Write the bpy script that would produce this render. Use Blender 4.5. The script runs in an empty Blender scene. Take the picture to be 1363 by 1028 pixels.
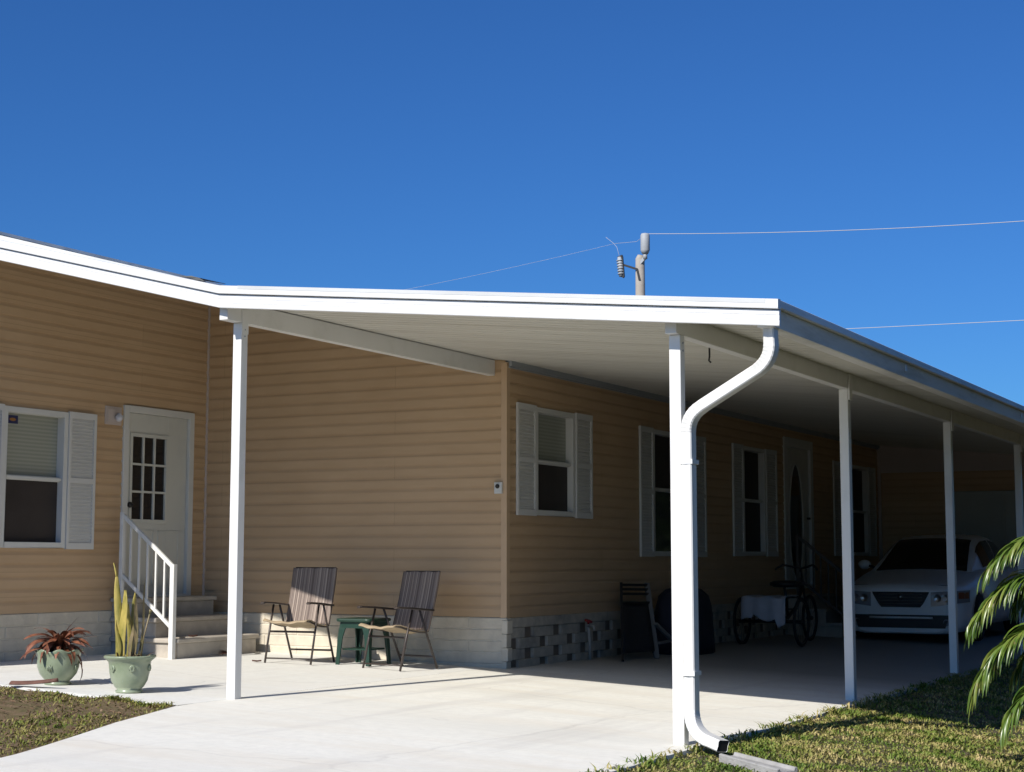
import bpy, bmesh, math, random
from mathutils import Vector, Matrix
rnd = random.Random(7)
scene = bpy.context.scene
COL = scene.collection
R = math.radians

# ------------------------------------------------------------------ helpers
class MB:
    """collects faces of one mesh"""
    def __init__(s): s.v = []; s.f = []; s.sm = []
    def add(s, pts, faces, smooth=False):
        b = len(s.v); s.v += [tuple(p) for p in pts]
        for f in faces: s.f.append(tuple(b + i for i in f)); s.sm.append(smooth)
        return s
    def box(s, x0, x1, y0, y1, z0, z1):
        p = [(x0,y0,z0),(x1,y0,z0),(x1,y1,z0),(x0,y1,z0),(x0,y0,z1),(x1,y0,z1),(x1,y1,z1),(x0,y1,z1)]
        return s.add(p, [(0,3,2,1),(4,5,6,7),(0,1,5,4),(1,2,6,5),(2,3,7,6),(3,0,4,7)])
    def bar(s, a, b, w, h, up=(0,0,1)):
        a = Vector(a); b = Vector(b); d = (b-a).normalized(); u = Vector(up)
        r = d.cross(u)
        if r.length < 1e-4: r = d.cross(Vector((0,1,0)))
        r.normalize(); u = r.cross(d).normalized()
        p = []
        for c in (a, b):
            for i, j in ((-1,-1),(1,-1),(1,1),(-1,1)): p.append(c + r*(i*w/2) + u*(j*h/2))
        return s.add(p, [(3,2,1,0),(4,5,6,7),(0,1,5,4),(1,2,6,5),(2,3,7,6),(3,0,4,7)])
    def tube(s, path, r, n=10, smooth=True, cap=True, flat=None):
        path = [Vector(p) for p in path]; m = len(path)
        rs = r if isinstance(r, (list, tuple)) else [r]*m
        pts = []; prev = None
        for i, p in enumerate(path):
            t = (path[min(i+1,m-1)] - path[max(i-1,0)])
            if t.length < 1e-9: t = Vector((0,0,1))
            t.normalize()
            if prev is None:
                a = Vector((0,0,1)) if abs(t.z) < .9 else Vector((1,0,0))
                u = t.cross(a).normalized()
            else:
                u = (prev - t*prev.dot(t)); u.normalize()
            prev = u; w = t.cross(u)
            for k in range(n):
                a = 2*math.pi*k/n
                pts.append(p + u*(math.cos(a)*rs[i]) + w*(math.sin(a)*rs[i]))
        F = []
        for i in range(m-1):
            for k in range(n):
                F.append((i*n+k, i*n+(k+1)%n, (i+1)*n+(k+1)%n, (i+1)*n+k))
        s.add(pts, F, smooth)
        if cap:
            s.add(pts[:n], [tuple(range(n))[::-1]]); s.add(pts[-n:], [tuple(range(n))])
        return s
    def loop_sweep(s, rings, closed=True, cap=True, smooth=False):
        n = len(rings[0]); pts = [p for r in rings for p in r]; F = []
        for i in range(len(rings)-1):
            for k in range(n if closed else n-1):
                F.append((i*n+k, i*n+(k+1)%n, (i+1)*n+(k+1)%n, (i+1)*n+k))
        s.add(pts, F, smooth)
        if cap and closed:
            s.add(rings[0], [tuple(range(n))[::-1]]); s.add(rings[-1], [tuple(range(n))])
        return s
    def lathe(s, prof, c, n=32, smooth=True, fn=None):
        pts = []
        for (r, z) in prof:
            for k in range(n):
                a = 2*math.pi*k/n
                q = (r, z) if fn is None else fn(r, z, a)
                pts.append((c[0]+q[0]*math.cos(a), c[1]+q[0]*math.sin(a), c[2]+q[1]))
        F = []
        for i in range(len(prof)-1):
            for k in range(n): F.append((i*n+k, i*n+(k+1)%n, (i+1)*n+(k+1)%n, (i+1)*n+k))
        return s.add(pts, F, smooth)
    def grid(s, fn, nu, nv, smooth=True):
        pts = [fn(i/nu, j/nv) for j in range(nv+1) for i in range(nu+1)]
        F = [(j*(nu+1)+i, j*(nu+1)+i+1, (j+1)*(nu+1)+i+1, (j+1)*(nu+1)+i) for j in range(nv) for i in range(nu)]
        return s.add(pts, F, smooth)

def root_loc(o):
    return Vector(o.location) if o is not None else Vector((0,0,0))
def obj(name, mb, m, parent=None, bevel=0, fixn=True, seg=1, thick=0, label=None):
    """one mesh object; mesh data are in scene coordinates minus the root's place"""
    r = parent
    while r is not None and r.parent is not None: r = r.parent
    L = root_loc(r)
    me = bpy.data.meshes.new(name)
    me.from_pydata([(p[0]-L.x, p[1]-L.y, p[2]-L.z) for p in mb.v], [], mb.f)
    for p, sm in zip(me.polygons, mb.sm): p.use_smooth = sm
    if fixn:
        bm = bmesh.new(); bm.from_mesh(me)
        bmesh.ops.remove_doubles(bm, verts=bm.verts, dist=1e-5)
        bmesh.ops.recalc_face_normals(bm, faces=bm.faces)
        bm.to_mesh(me); bm.free()
    me.materials.append(m)
    o = bpy.data.objects.new(name, me); COL.objects.link(o)
    if parent is not None: o.parent = parent
    if bevel:
        b = o.modifiers.new('bevel', 'BEVEL'); b.width = bevel; b.segments = seg; b.limit_method = 'ANGLE'; b.angle_limit = R(35)
    if thick:
        t = o.modifiers.new('thick', 'SOLIDIFY'); t.thickness = thick; t.offset = 0
    if label: o['label'] = label
    return o
def thing(name, label, cat, loc=(0,0,0), rz=0, group=None):
    o = bpy.data.objects.new(name, None); COL.objects.link(o); o.location = loc; o.rotation_euler = (0,0,rz)
    o.empty_display_size = .1
    o['label'] = label; o['category'] = cat
    if group: o['group'] = group
    return o
def tag(o, label, cat, group=None, kind=None):
    o['label'] = label; o['category'] = cat
    if group: o['group'] = group
    if kind: o['kind'] = kind
    return o
def struct(name, mb, m, label=None, **k):
    o = obj(name, mb, m, None, **k); o['kind'] = 'structure'
    if label: o['label'] = label
    return o
def dup(root, loc, rz, label, group=None):
    r = root.copy(); COL.objects.link(r); r.location = loc; r.rotation_euler = (0,0,rz); r['label'] = label
    if group: r['group'] = group
    for ch in list(root.children):
        c = ch.copy(); COL.objects.link(c); c.parent = r
        for g in list(ch.children):
            d = g.copy(); COL.objects.link(d); d.parent = c
    return r

# ------------------------------------------------------------------ materials
def nt(name):
    m = bpy.data.materials.new(name); m.use_nodes = True
    t = m.node_tree; b = t.nodes['Principled BSDF']
    return m, t, b
def pos_node(t, scale=(1,1,1), obj_space=False):
    mp = t.nodes.new('ShaderNodeMapping'); mp.inputs['Scale'].default_value = scale
    if obj_space:
        g = t.nodes.new('ShaderNodeTexCoord'); t.links.new(g.outputs['Object'], mp.inputs['Vector'])
    else:
        g = t.nodes.new('ShaderNodeNewGeometry'); t.links.new(g.outputs['Position'], mp.inputs['Vector'])
    return mp.outputs['Vector']
def noise(t, vec, scale, detail=4, rough=.55):
    n = t.nodes.new('ShaderNodeTexNoise'); n.inputs['Scale'].default_value = scale
    n.inputs['Detail'].default_value = detail; n.inputs['Roughness'].default_value = rough
    t.links.new(vec, n.inputs['Vector']); return n.outputs['Fac']
def ramp(t, fac, stops):
    r = t.nodes.new('ShaderNodeValToRGB'); e = r.color_ramp.elements
    while len(e) < len(stops): e.new(.5)
    for el, (p, c) in zip(e, stops): el.position = p; el.color = (c[0], c[1], c[2], 1)
    t.links.new(fac, r.inputs['Fac']); return r.outputs['Color']
def mix(t, fac, a, b, mode='MIX'):
    n = t.nodes.new('ShaderNodeMix'); n.data_type = 'RGBA'; n.blend_type = mode
    for sock, val in (('Factor', fac), ('A', a), ('B', b)):
        i = [s for s in n.inputs if s.name == sock and (s.type == 'RGBA' or (sock == 'Factor' and s.type == 'VALUE'))][0]
        if hasattr(val, 'links') or isinstance(val, bpy.types.NodeSocket): t.links.new(val, i)
        elif sock == 'Factor': i.default_value = val
        else: i.default_value = (val[0], val[1], val[2], 1)
    return [s for s in n.outputs if s.type == 'RGBA'][0]
def bump(t, b, fac, strength, dist=.02):
    n = t.nodes.new('ShaderNodeBump'); n.inputs['Strength'].default_value = strength; n.inputs['Distance'].default_value = dist
    t.links.new(fac, n.inputs['Height']); t.links.new(n.outputs['Normal'], b.inputs['Normal'])
def M(name, c, rough=.6, var=.12, scale=3., bscale=60, bstr=.0, metal=0, dirt=None, dscale=1.2, spec=.5, stretch=(1,1,1)):
    m, t, b = nt(name)
    v = pos_node(t, stretch)
    n1 = noise(t, v, scale)
    lo = tuple(x*(1-var) for x in c); hi = tuple(min(1, x*(1+var)) for x in c)
    col = ramp(t, n1, [(.3, lo), (.7, hi)])
    if dirt:
        n2 = noise(t, v, dscale, 6, .65)
        f = ramp(t, n2, [(.5, (0,0,0)), (.72, (.75,.75,.75))])
        col = mix(t, f, col, dirt)
    t.links.new(col, b.inputs['Base Color'])
    b.inputs['Roughness'].default_value = rough; b.inputs['Metallic'].default_value = metal
    b.inputs['Specular IOR Level'].default_value = spec
    if bstr: bump(t, b, noise(t, v, bscale, 3), bstr, .01)
    return m

m_white = M('white_enamel', (.80,.79,.755), .38, .02, 2., dirt=(.66,.65,.60), dscale=2.2)
m_whitetrim = M('white_aluminium_trim', (.80,.80,.79), .35, .015, 1.5)
m_gutter = M('gutter_enamel', (.84,.83,.80), .4, .03, 2., dirt=(.5,.49,.45), dscale=1.6, stretch=(1,.6,5))
m_channel = M('grey_wall_channel', (.34,.36,.38), .5, .05, 2.)
m_shutter = M('white_vinyl_shutter', (.68,.67,.64), .5, .03, 3.)
m_frame = M('white_window_frame', (.70,.69,.65), .45, .03, 3.)
m_door = M('white_door_paint', (.66,.65,.585), .45, .03, 2., dirt=(.55,.55,.52), dscale=1.5)
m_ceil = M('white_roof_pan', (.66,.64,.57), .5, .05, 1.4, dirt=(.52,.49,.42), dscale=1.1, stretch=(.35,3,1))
m_roofmetal = M('grey_roof_metal', (.62,.63,.62), .5, .1, 2.)
m_block = M('painted_block', (.67,.60,.48), .9, .08, 9., 45, .4, dirt=(.48,.43,.36), dscale=3.)
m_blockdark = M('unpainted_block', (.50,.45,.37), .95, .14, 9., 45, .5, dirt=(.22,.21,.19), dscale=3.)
m_mortar = M('pale_mortar', (.70,.64,.53), .95, .1, 20.)
m_void = M('crawl_space_dark', (.02,.02,.02), .95)
m_step = M('concrete_step', (.50,.45,.38), .9, .12, 7., 60, .4, dirt=(.34,.29,.24), dscale=2.5)
m_dark = M('black_plastic', (.015,.015,.016), .5, .1)
m_dark2 = M('charcoal_fabric', (.02,.02,.023), .85, .2, 30)
m_rubber = M('tyre_rubber', (.018,.018,.018), .85, .1)
m_chrome = M('bare_metal', (.5,.5,.5), .3, .05, metal=1)
m_cframe = M('brown_chair_tube', (.055,.042,.036), .4, .1)
m_green = M('green_resin', (.010,.040,.026), .42, .1, 6.)
m_red = M('red_valve', (.35,.02,.02), .5, .1)
m_navy = M('navy_cover', (.014,.016,.03), .7, .2, 6.)
m_cloth = M('white_cloth', (.5,.5,.55), .9, .08, 6.)
m_car = M('silver_white_paint', (.82,.82,.81), .28, .02, 2., spec=.6)
m_pole = M('weathered_pole', (.42,.38,.33), .9, .15, 4., 20, .3, dirt=(.26,.23,.19), dscale=2.)
m_polegrey = M('grey_hardware', (.40,.42,.44), .6, .1)
m_greyrail = M('dull_grey_rail', (.16,.155,.145), .7, .1)
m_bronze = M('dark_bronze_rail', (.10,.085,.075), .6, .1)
m_wire = M('aluminium_wire', (.50,.50,.52), .6, .02)
m_splash = M('grey_splash_block', (.36,.35,.33), .95, .16, 12., 60, .6, dirt=(.25,.24,.21), dscale=4.)
m_leafdry = M('dry_brown_sheath', (.14,.065,.045), .8, .3, 14.)
m_soilpot = M('potting_soil', (.10,.075,.035), .95, .4, 40., 60, .6)
m_shed = M('shed_panel', (.20,.12,.075), .8, .1, 3.)
m_sheddoor = M('pale_shed_door', (.40,.43,.41), .6, .05, 2.)

def siding_mat():
    m, t, b = nt('tan_vinyl_siding')
    v = pos_node(t, (1,1,6)); n1 = noise(t, v, 2.2, 5, .6)
    col = ramp(t, n1, [(.3, (.575,.388,.225)), (.7, (.645,.446,.268))])
    n2 = noise(t, pos_node(t), .9, 3)
    col = mix(t, .35, col, ramp(t, n2, [(.35,(.555,.372,.218)),(.65,(.665,.46,.276))]))
    # each course faded a little differently, and the panels' end laps
    sx = t.nodes.new('ShaderNodeSeparateXYZ'); g = t.nodes.new('ShaderNodeNewGeometry'); t.links.new(g.outputs['Position'], sx.inputs[0])
    ad = t.nodes.new('ShaderNodeMath'); ad.operation = 'ADD'; t.links.new(sx.outputs[0], ad.inputs[0]); t.links.new(sx.outputs[1], ad.inputs[1])
    cx = t.nodes.new('ShaderNodeCombineXYZ'); t.links.new(ad.outputs[0], cx.inputs[0]); t.links.new(sx.outputs[2], cx.inputs[1])
    br = t.nodes.new('ShaderNodeTexBrick'); br.offset = .37; br.squash = 1
    for k, val in (('Scale',1),('Mortar Size',.003),('Mortar Smooth',.2),('Brick Width',3.4),('Row Height',.2258)): br.inputs[k].default_value = val
    br.inputs['Color1'].default_value = (1,1,1,1); br.inputs['Color2'].default_value = (.94,.935,.93,1); br.inputs['Mortar'].default_value = (.80,.78,.76,1)
    t.links.new(cx.outputs[0], br.inputs['Vector'])
    col = mix(t, 1., col, br.outputs['Color'], 'MULTIPLY')
    # dust near the base
    mr = t.nodes.new('ShaderNodeMapRange'); mr.inputs['From Min'].default_value = .45; mr.inputs['From Max'].default_value = .95; mr.inputs['To Min'].default_value = .35; mr.inputs['To Max'].default_value = 0
    t.links.new(sx.outputs[2], mr.inputs['Value'])
    mm = t.nodes.new('ShaderNodeMath'); mm.operation = 'MULTIPLY'; t.links.new(mr.outputs[0], mm.inputs[0]); t.links.new(noise(t, pos_node(t, (2,2,3)), 3, 5, .7), mm.inputs[1])
    col = mix(t, mm.outputs[0], col, (.36,.28,.20))
    t.links.new(col, b.inputs['Base Color']); b.inputs['Roughness'].default_value = .55
    b.inputs['Specular IOR Level'].default_value = .3
    bump(t, b, noise(t, pos_node(t, (1.2,1.2,5)), 2.2, 3), .2, .006); return m
m_siding = siding_mat()
m_sidetrim = M('tan_corner_trim', (.62,.425,.258), .5, .05, 2.)
m_sidetrim2 = M('pale_pink_trim', (.56,.47,.42), .5, .05, 2.)

def glass_mat(name, c, rough=.06, spec=.5):
    m = M(name, c, rough, .05, 2., spec=spec); return m
m_glass = glass_mat('dark_window_glass', (.012,.012,.014))
m_screen = M('dark_insect_screen', (.048,.040,.037), .5, .1, 4., spec=.2)
m_carglass = glass_mat('car_glass', (.006,.006,.008), .04)
m_lamp = glass_mat('headlamp_lens', (.30,.30,.32), .12, .7)
m_amber = M('amber_lens', (.30,.10,.05), .2, .1)
m_globe = M('frosted_globe', (.62,.62,.66), .3, .03)

def blind_mat():
    m, t, b = nt('window_blind_behind_glass')
    w = t.nodes.new('ShaderNodeTexWave'); w.wave_type = 'BANDS'; w.bands_direction = 'Z'; w.inputs['Scale'].default_value = 9; w.inputs['Distortion'].default_value = .2
    t.links.new(pos_node(t), w.inputs['Vector'])
    t.links.new(ramp(t, w.outputs['Fac'], [(0,(.30,.31,.255)),(1,(.37,.38,.315))]), b.inputs['Base Color'])
    b.inputs['Roughness'].default_value = .25; return m
m_blind = blind_mat()

def concrete_mat(name, c, warm, floor=False):
    m, t, b = nt(name)
    v = pos_node(t); vs = pos_node(t, (.28,1.6,1))
    col = ramp(t, noise(t, v, 14, 6, .7), [(.25, tuple(x*.90 for x in c)), (.75, tuple(min(1,x*1.05) for x in c))])
    st = ramp(t, noise(t, vs, 1.3, 6, .66), [(.46,(0,0,0)),(.72,(.9,.9,.9))])
    col = mix(t, st, col, warm)
    st2 = ramp(t, noise(t, vs, .6, 5, .62), [(.47,(0,0,0)),(.70,(.8,.8,.8))])
    col = mix(t, st2, col, tuple(x*.86 for x in c))
    tr = ramp(t, noise(t, pos_node(t, (2.2,.16,1)), 1.1, 4, .6), [(.56,(0,0,0)),(.72,(.45,.45,.45))])
    col = mix(t, tr, col, (.60,.57,.52))
    sp = ramp(t, noise(t, v, 70, 2, .5), [(.70,(0,0,0)),(.80,(.55,.55,.55))])
    col = mix(t, sp, col, tuple(x*.55 for x in c))
    oil = ramp(t, noise(t, v, 2.7, 3, .5), [(.70,(0,0,0)),(.78,(.35,.35,.35))])
    col = mix(t, oil, col, (.42,.39,.35))
    vo = t.nodes.new('ShaderNodeTexVoronoi'); vo.feature = 'DISTANCE_TO_EDGE'; vo.inputs['Scale'].default_value = .21
    wv = t.nodes.new('ShaderNodeMix'); wv.data_type = 'VECTOR'
    nz = t.nodes.new('ShaderNodeTexNoise'); nz.inputs['Scale'].default_value = 2.5; nz.inputs['Detail'].default_value = 6
    t.links.new(v, nz.inputs['Vector'])
    va = t.nodes.new('ShaderNodeVectorMath'); va.operation = 'MULTIPLY_ADD'; va.inputs[1].default_value = (.35,.35,0)
    t.links.new(nz.outputs['Color'], va.inputs[0]); t.links.new(v, va.inputs[2]); t.links.new(va.outputs[0], vo.inputs['Vector'])
    cr = ramp(t, vo.outputs['Distance'], [(.0,(.16,.16,.16)),(.0010,(0,0,0))])
    col = mix(t, cr, col, (.30,.27,.24))
    if floor:     # carport shade painted into the slab colour, deepening towards the back
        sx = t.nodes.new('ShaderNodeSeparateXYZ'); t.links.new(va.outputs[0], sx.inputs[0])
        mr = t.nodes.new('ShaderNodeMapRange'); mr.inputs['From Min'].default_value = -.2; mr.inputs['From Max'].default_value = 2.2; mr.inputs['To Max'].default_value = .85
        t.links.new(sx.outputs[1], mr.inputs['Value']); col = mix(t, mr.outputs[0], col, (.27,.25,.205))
    t.links.new(col, b.inputs['Base Color']); b.inputs['Roughness'].default_value = .92
    b.inputs['Specular IOR Level'].default_value = .25
    bump(t, b, noise(t, v, 40, 6, .75), .3, .006); return m
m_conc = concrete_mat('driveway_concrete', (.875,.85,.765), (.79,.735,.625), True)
m_walk = concrete_mat('walkway_concrete', (.83,.815,.755), (.77,.74,.665))

def ground_mat():
    m, t, b = nt('lawn_soil')
    v = pos_node(t)
    col = ramp(t, noise(t, v, 5, 8, .7), [(.3,(.045,.05,.016)),(.5,(.10,.085,.04)),(.7,(.22,.17,.10))])
    t.links.new(col, b.inputs['Base Color']); b.inputs['Roughness'].default_value = 1
    bump(t, b, noise(t, v, 30, 6, .8), .8, .03); return m
m_ground = ground_mat()
def bed_mat():
    m, t, b = nt('bare_bed_soil')
    v = pos_node(t)
    col = ramp(t, noise(t, v, 9, 8, .72), [(.28,(.085,.085,.022)),(.42,(.15,.12,.045)),(.55,(.20,.135,.07)),(.74,(.29,.20,.12))])
    t.links.new(col, b.inputs['Base Color']); b.inputs['Roughness'].default_value = 1
    bump(t, b, noise(t, v, 26, 8, .8), .7, .03); return m
m_bed = bed_mat()

def blade_mat(name, cols, rough=.55, trans=.25, scale=3.5):
    m, t, b = nt(name)
    v = pos_node(t)
    wn = t.nodes.new('ShaderNodeTexNoise'); wn.inputs['Scale'].default_value = 38; wn.inputs['Detail'].default_value = 1
    t.links.new(v, wn.inputs['Vector'])
    f = t.nodes.new('ShaderNodeMath'); f.operation = 'ADD'
    big = noise(t, v, scale, 4, .6)
    s1 = t.nodes.new('ShaderNodeMath'); s1.operation = 'MULTIPLY'; s1.inputs[1].default_value = .68; t.links.new(big, s1.inputs[0])
    s2 = t.nodes.new('ShaderNodeMath'); s2.operation = 'MULTIPLY'; s2.inputs[1].default_value = .32; t.links.new(wn.outputs['Fac'], s2.inputs[0])
    t.links.new(s1.outputs[0], f.inputs[0]); t.links.new(s2.outputs[0], f.inputs[1])
    col = ramp(t, f.outputs[0], [(.36+.28*i/(len(cols)-1), c) for i, c in enumerate(cols)])
    t.links.new(col, b.inputs['Base Color']); b.inputs['Roughness'].default_value = rough
    b.inputs['Specular IOR Level'].default_value = .25
    return m
m_grass = blade_mat('st_augustine_blades', [(.065,.125,.015),(.15,.21,.032),(.32,.285,.09),(.55,.43,.20)])
m_weed = blade_mat('bed_weeds', [(.09,.14,.02),(.17,.20,.035),(.26,.23,.06),(.32,.25,.11)])
m_litter = blade_mat('leaf_litter', [(.09,.05,.03),(.19,.12,.07),(.32,.22,.14)], .9, 0, 8)

def leaf_mat(name, lo, hi, rough, scale=9., stretch=(1,1,1), spec=.5):
    m, t, b = nt(name)
    col = ramp(t, noise(t, pos_node(t, stretch), scale, 4, .6), [(.3, lo), (.7, hi)])
    t.links.new(col, b.inputs['Base Color']); b.inputs['Roughness'].default_value = rough
    b.inputs['Specular IOR Level'].default_value = spec; return m
def palm_mat():
    m, t, b = nt('palm_leaflet')
    col = ramp(t, noise(t, pos_node(t), 5., 4, .6), [(.28,(.035,.08,.010)),(.5,(.10,.165,.02)),(.72,(.22,.235,.045))])
    br = ramp(t, noise(t, pos_node(t), 16., 3, .6), [(.60,(0,0,0)),(.72,(.7,.7,.7))])
    col = mix(t, br, col, (.26,.20,.08))
    t.links.new(col, b.inputs['Base Color']); b.inputs['Roughness'].default_value = .33; b.inputs['Specular IOR Level'].default_value = .6
    return m
m_palm = palm_mat()
m_rachis = leaf_mat('palm_midrib', (.22,.20,.05), (.30,.26,.08), .4)
m_brom = leaf_mat('bromeliad_red_leaf', (.085,.026,.016), (.34,.135,.07), .45, 16.)
m_sans = leaf_mat('yellowed_upright_leaf', (.20,.19,.035), (.60,.46,.12), .45, 6., (3,3,1))
m_sansdark = leaf_mat('olive_dry_leaf', (.11,.10,.03), (.30,.22,.12), .5, 9.)

m_blocker_hedge = leaf_mat('blocker_hedge_leaf', (.018,.035,.010), (.05,.085,.02), .5, 3.)
def glaze_mat():
    m, t, b = nt('celadon_glaze')
    v = pos_node(t)
    col = ramp(t, noise(t, v, 7, 5, .6), [(.3,(.215,.265,.165)),(.7,(.335,.38,.26))])
    sp = ramp(t, noise(t, v, 22, 3, .6), [(.66,(0,0,0)),(.74,(.5,.5,.5))])
    col = mix(t, sp, col, (.45,.50,.42))
    t.links.new(col, b.inputs['Base Color']); b.inputs['Roughness'].default_value = .3; return m
m_glaze = glaze_mat()

def stripe_mat():
    m, t, b = nt('striped_sling_fabric')
    v = pos_node(t, (1,0,0), True)
    n = t.nodes.new('ShaderNodeTexNoise'); n.inputs['Scale'].default_value = 26; n.inputs['Detail'].default_value = 2; n.inputs['Roughness'].default_value = .7
    t.links.new(v, n.inputs['Vector'])
    col = ramp(t, n.outputs['Fac'], [(.33,(.12,.095,.085)),(.44,(.30,.24,.205)),(.50,(.16,.125,.11)),(.57,(.52,.43,.36)),(.64,(.18,.14,.125)),(.70,(.36,.29,.24))])
    t.links.new(col, b.inputs['Base Color']); b.inputs['Roughness'].default_value = .85
    b.inputs['Specular IOR Level'].default_value = .2; return m
m_stripe = stripe_mat()
m_stripepale = M('tan_sling_fabric', (.40,.31,.20), .85, .15, 12.)  # plain tan cloth for the chair seats
m_sticker = None
def sticker_mat():
    m, t, b = nt('blue_security_sticker')
    g = t.nodes.new('ShaderNodeTexGradient'); g.gradient_type = 'SPHERICAL'
    mp = t.nodes.new('ShaderNodeMapping'); mp.inputs['Location'].default_value = (0,0,0)
    tc = t.nodes.new('ShaderNodeTexCoord'); t.links.new(tc.outputs['Generated'], mp.inputs['Vector'])
    mp.inputs['Location'].default_value = (-.5*0, -.5*2.6, -.5*4); mp.inputs['Scale'].default_value = (0,2.6,4)
    t.links.new(mp.outputs['Vector'], g.inputs['Vector'])
    t.links.new(ramp(t, g.outputs['Fac'], [(.15,(.02,.025,.10)),(.3,(.35,.16,.03))]), b.inputs['Base Color'])
    b.inputs['Roughness'].default_value = .4; return m
m_sticker = sticker_mat()

# ------------------------------------------------------------------ terrain
def gz(x): return -.03*x if x < 0 else -.039*x
def drop(y): return .08*min(max(0, -7.6-y), 7)
XE = 3.52                        # right edge of the slab
def slab(x, y): return gz(min(x, XE)) - drop(y)
def lawn(x, y):
    d = x-XE
    return slab(XE, y) - .025 - .095*min(max(d,0), 1.7) - .03*min(max(d-1.7,0), 4)
EDGE = [(-60,-20),(1.9,-20),(1.5,-12),(1.22,-9),(1.0,-7.9),(.745,-6.9),(.45,-6.15),(.2,-5.55),(.02,-5.0),(-.15,-4.53)]   # left edge of the drive
def edge_x(y):
    P = EDGE[1:]
    for (xa,ya),(xb,yb) in zip(P, P[1:]):
        if ya <= y <= yb: return xa+(xb-xa)*(y-ya)/(yb-ya)
    return P[-1][0] if y > P[-1][1] else P[0][0]
def walk_edge(x):                # front edge of the walkway, left of the drive
    if x > -1.2: return -4.41-(x+1.2)/1.05*.12
    if x > -2.1: return -4.41+( -1.2-x)/.9*.11
    return -4.30
# ground sheet
mb = MB()
xs = sorted(set([-3000,-600,-120,-40,-20,-12,-9]+[-8+.5*i for i in range(17)]+[.25*i for i in range(1,14)]+[XE-.06,XE+.02]+[3.75+.25*i for i in range(20)]+[9,10,12,16,24,40,120,600,3000]))
ys = sorted(set([-3000,-600,-120,-40,-24,-18]+[-15+.5*i for i in range(60)]+[16,20,30,60,150,600,3000]))
def gh(x, y):
    if x >= XE-.01: return lawn(x, y)
    return slab(max(x,-12), y) - .09
mb.grid(lambda u, v: (0,0,0), 1, 1) if False else None
pts = [(x, y, gh(x,y)) for y in ys for x in xs]; nx = len(xs)
mb.add(pts, [(j*nx+i, j*nx+i+1, (j+1)*nx+i+1, (j+1)*nx+i) for j in range(len(ys)-1) for i in range(nx-1)], True)
struct('ground', mb, m_ground, 'sandy lawn soil around the house', fixn=False)
# driveway
def slab_mesh(fl, fr, y0, y1, ny, nx_, th=.1, zoff=0.):
    mb = MB(); top = []
    for j in range(ny+1):
        y = y0+(y1-y0)*j/ny; a = fl(y); c = fr(y)
        top.append([(a+(c-a)*i/nx_, y) for i in range(nx_+1)])
    P = [(x, y, slab(x,y)+zoff) for row in top for (x,y) in row]; w = nx_+1
    F = [(j*w+i, j*w+i+1, (j+1)*w+i+1, (j+1)*w+i) for j in range(ny) for i in range(nx_)]
    mb.add(P, F)
    ring = [j*w+nx_ for j in range(ny+1)]
    for idx in (ring, [j*w for j in range(ny+1)], list(range(w)), [ny*w+i for i in range(w)]):
        q = [P[k] for k in idx]; n = len(q)
        mb.add(q+[(p[0],p[1],p[2]-th) for p in q], [(i,i+1,n+i+1,n+i) for i in range(n-1)])
    return mb
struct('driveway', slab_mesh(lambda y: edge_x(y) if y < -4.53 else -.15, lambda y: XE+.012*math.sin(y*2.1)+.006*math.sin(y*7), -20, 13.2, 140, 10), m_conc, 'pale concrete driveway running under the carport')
mb = MB(); n = 40; rows = []
for i in range(n+1):
    x = -9+(8.85-.004)*i/n
    rows.append([(x, walk_edge(x)+( -.02*0) + (0-walk_edge(x))*j/8 if True else 0) for j in range(9)])
P = [(x, y, slab(x,y)) for r_ in rows for (x,y) in r_]
mb.add(P, [(i*9+j, i*9+j+1, (i+1)*9+j+1, (i+1)*9+j) for i in range(n) for j in range(8)])
q = [r_[0] for r_ in rows]; q = [(x,y,slab(x,y)) for x,y in q]
mb.add(q+[(x,y,z-.1) for x,y,z in q], [(i,i+1,n+2+i,n+1+i) for i in range(n)])
struct('walkway', mb, m_walk, 'pale grey concrete walkway in front of the porch')
# planting bed at the left
mb = MB(); nb = 60
for j in range(nb):
    pass
def bed_h(x, y): return slab(max(x,-9), y) - .012 + .012*math.sin(x*5.1+y*3)*math.sin(y*4.3-x*2) + .01*math.sin(x*11+y*9)
rowsb = []
for j in range(61):
    y = -14+ (9.75)*j/60
    xr = edge_x(y) if y < -4.53 else -.15
    row = []
    for i in range(61):
        x = -9+(xr-.005+9)*(i/60)
        yy = min(y, walk_edge(x)-.005)
        row.append((x, yy, bed_h(x,yy)))
    rowsb.append(row)
mb.add([p for r_ in rowsb for p in r_], [(j*61+i, j*61+i+1, (j+1)*61+i+1, (j+1)*61+i) for j in range(60) for i in range(60)], True)
struct('planting_bed', mb, m_bed, 'bare brown planting bed with weeds left of the driveway', fixn=False)

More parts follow.
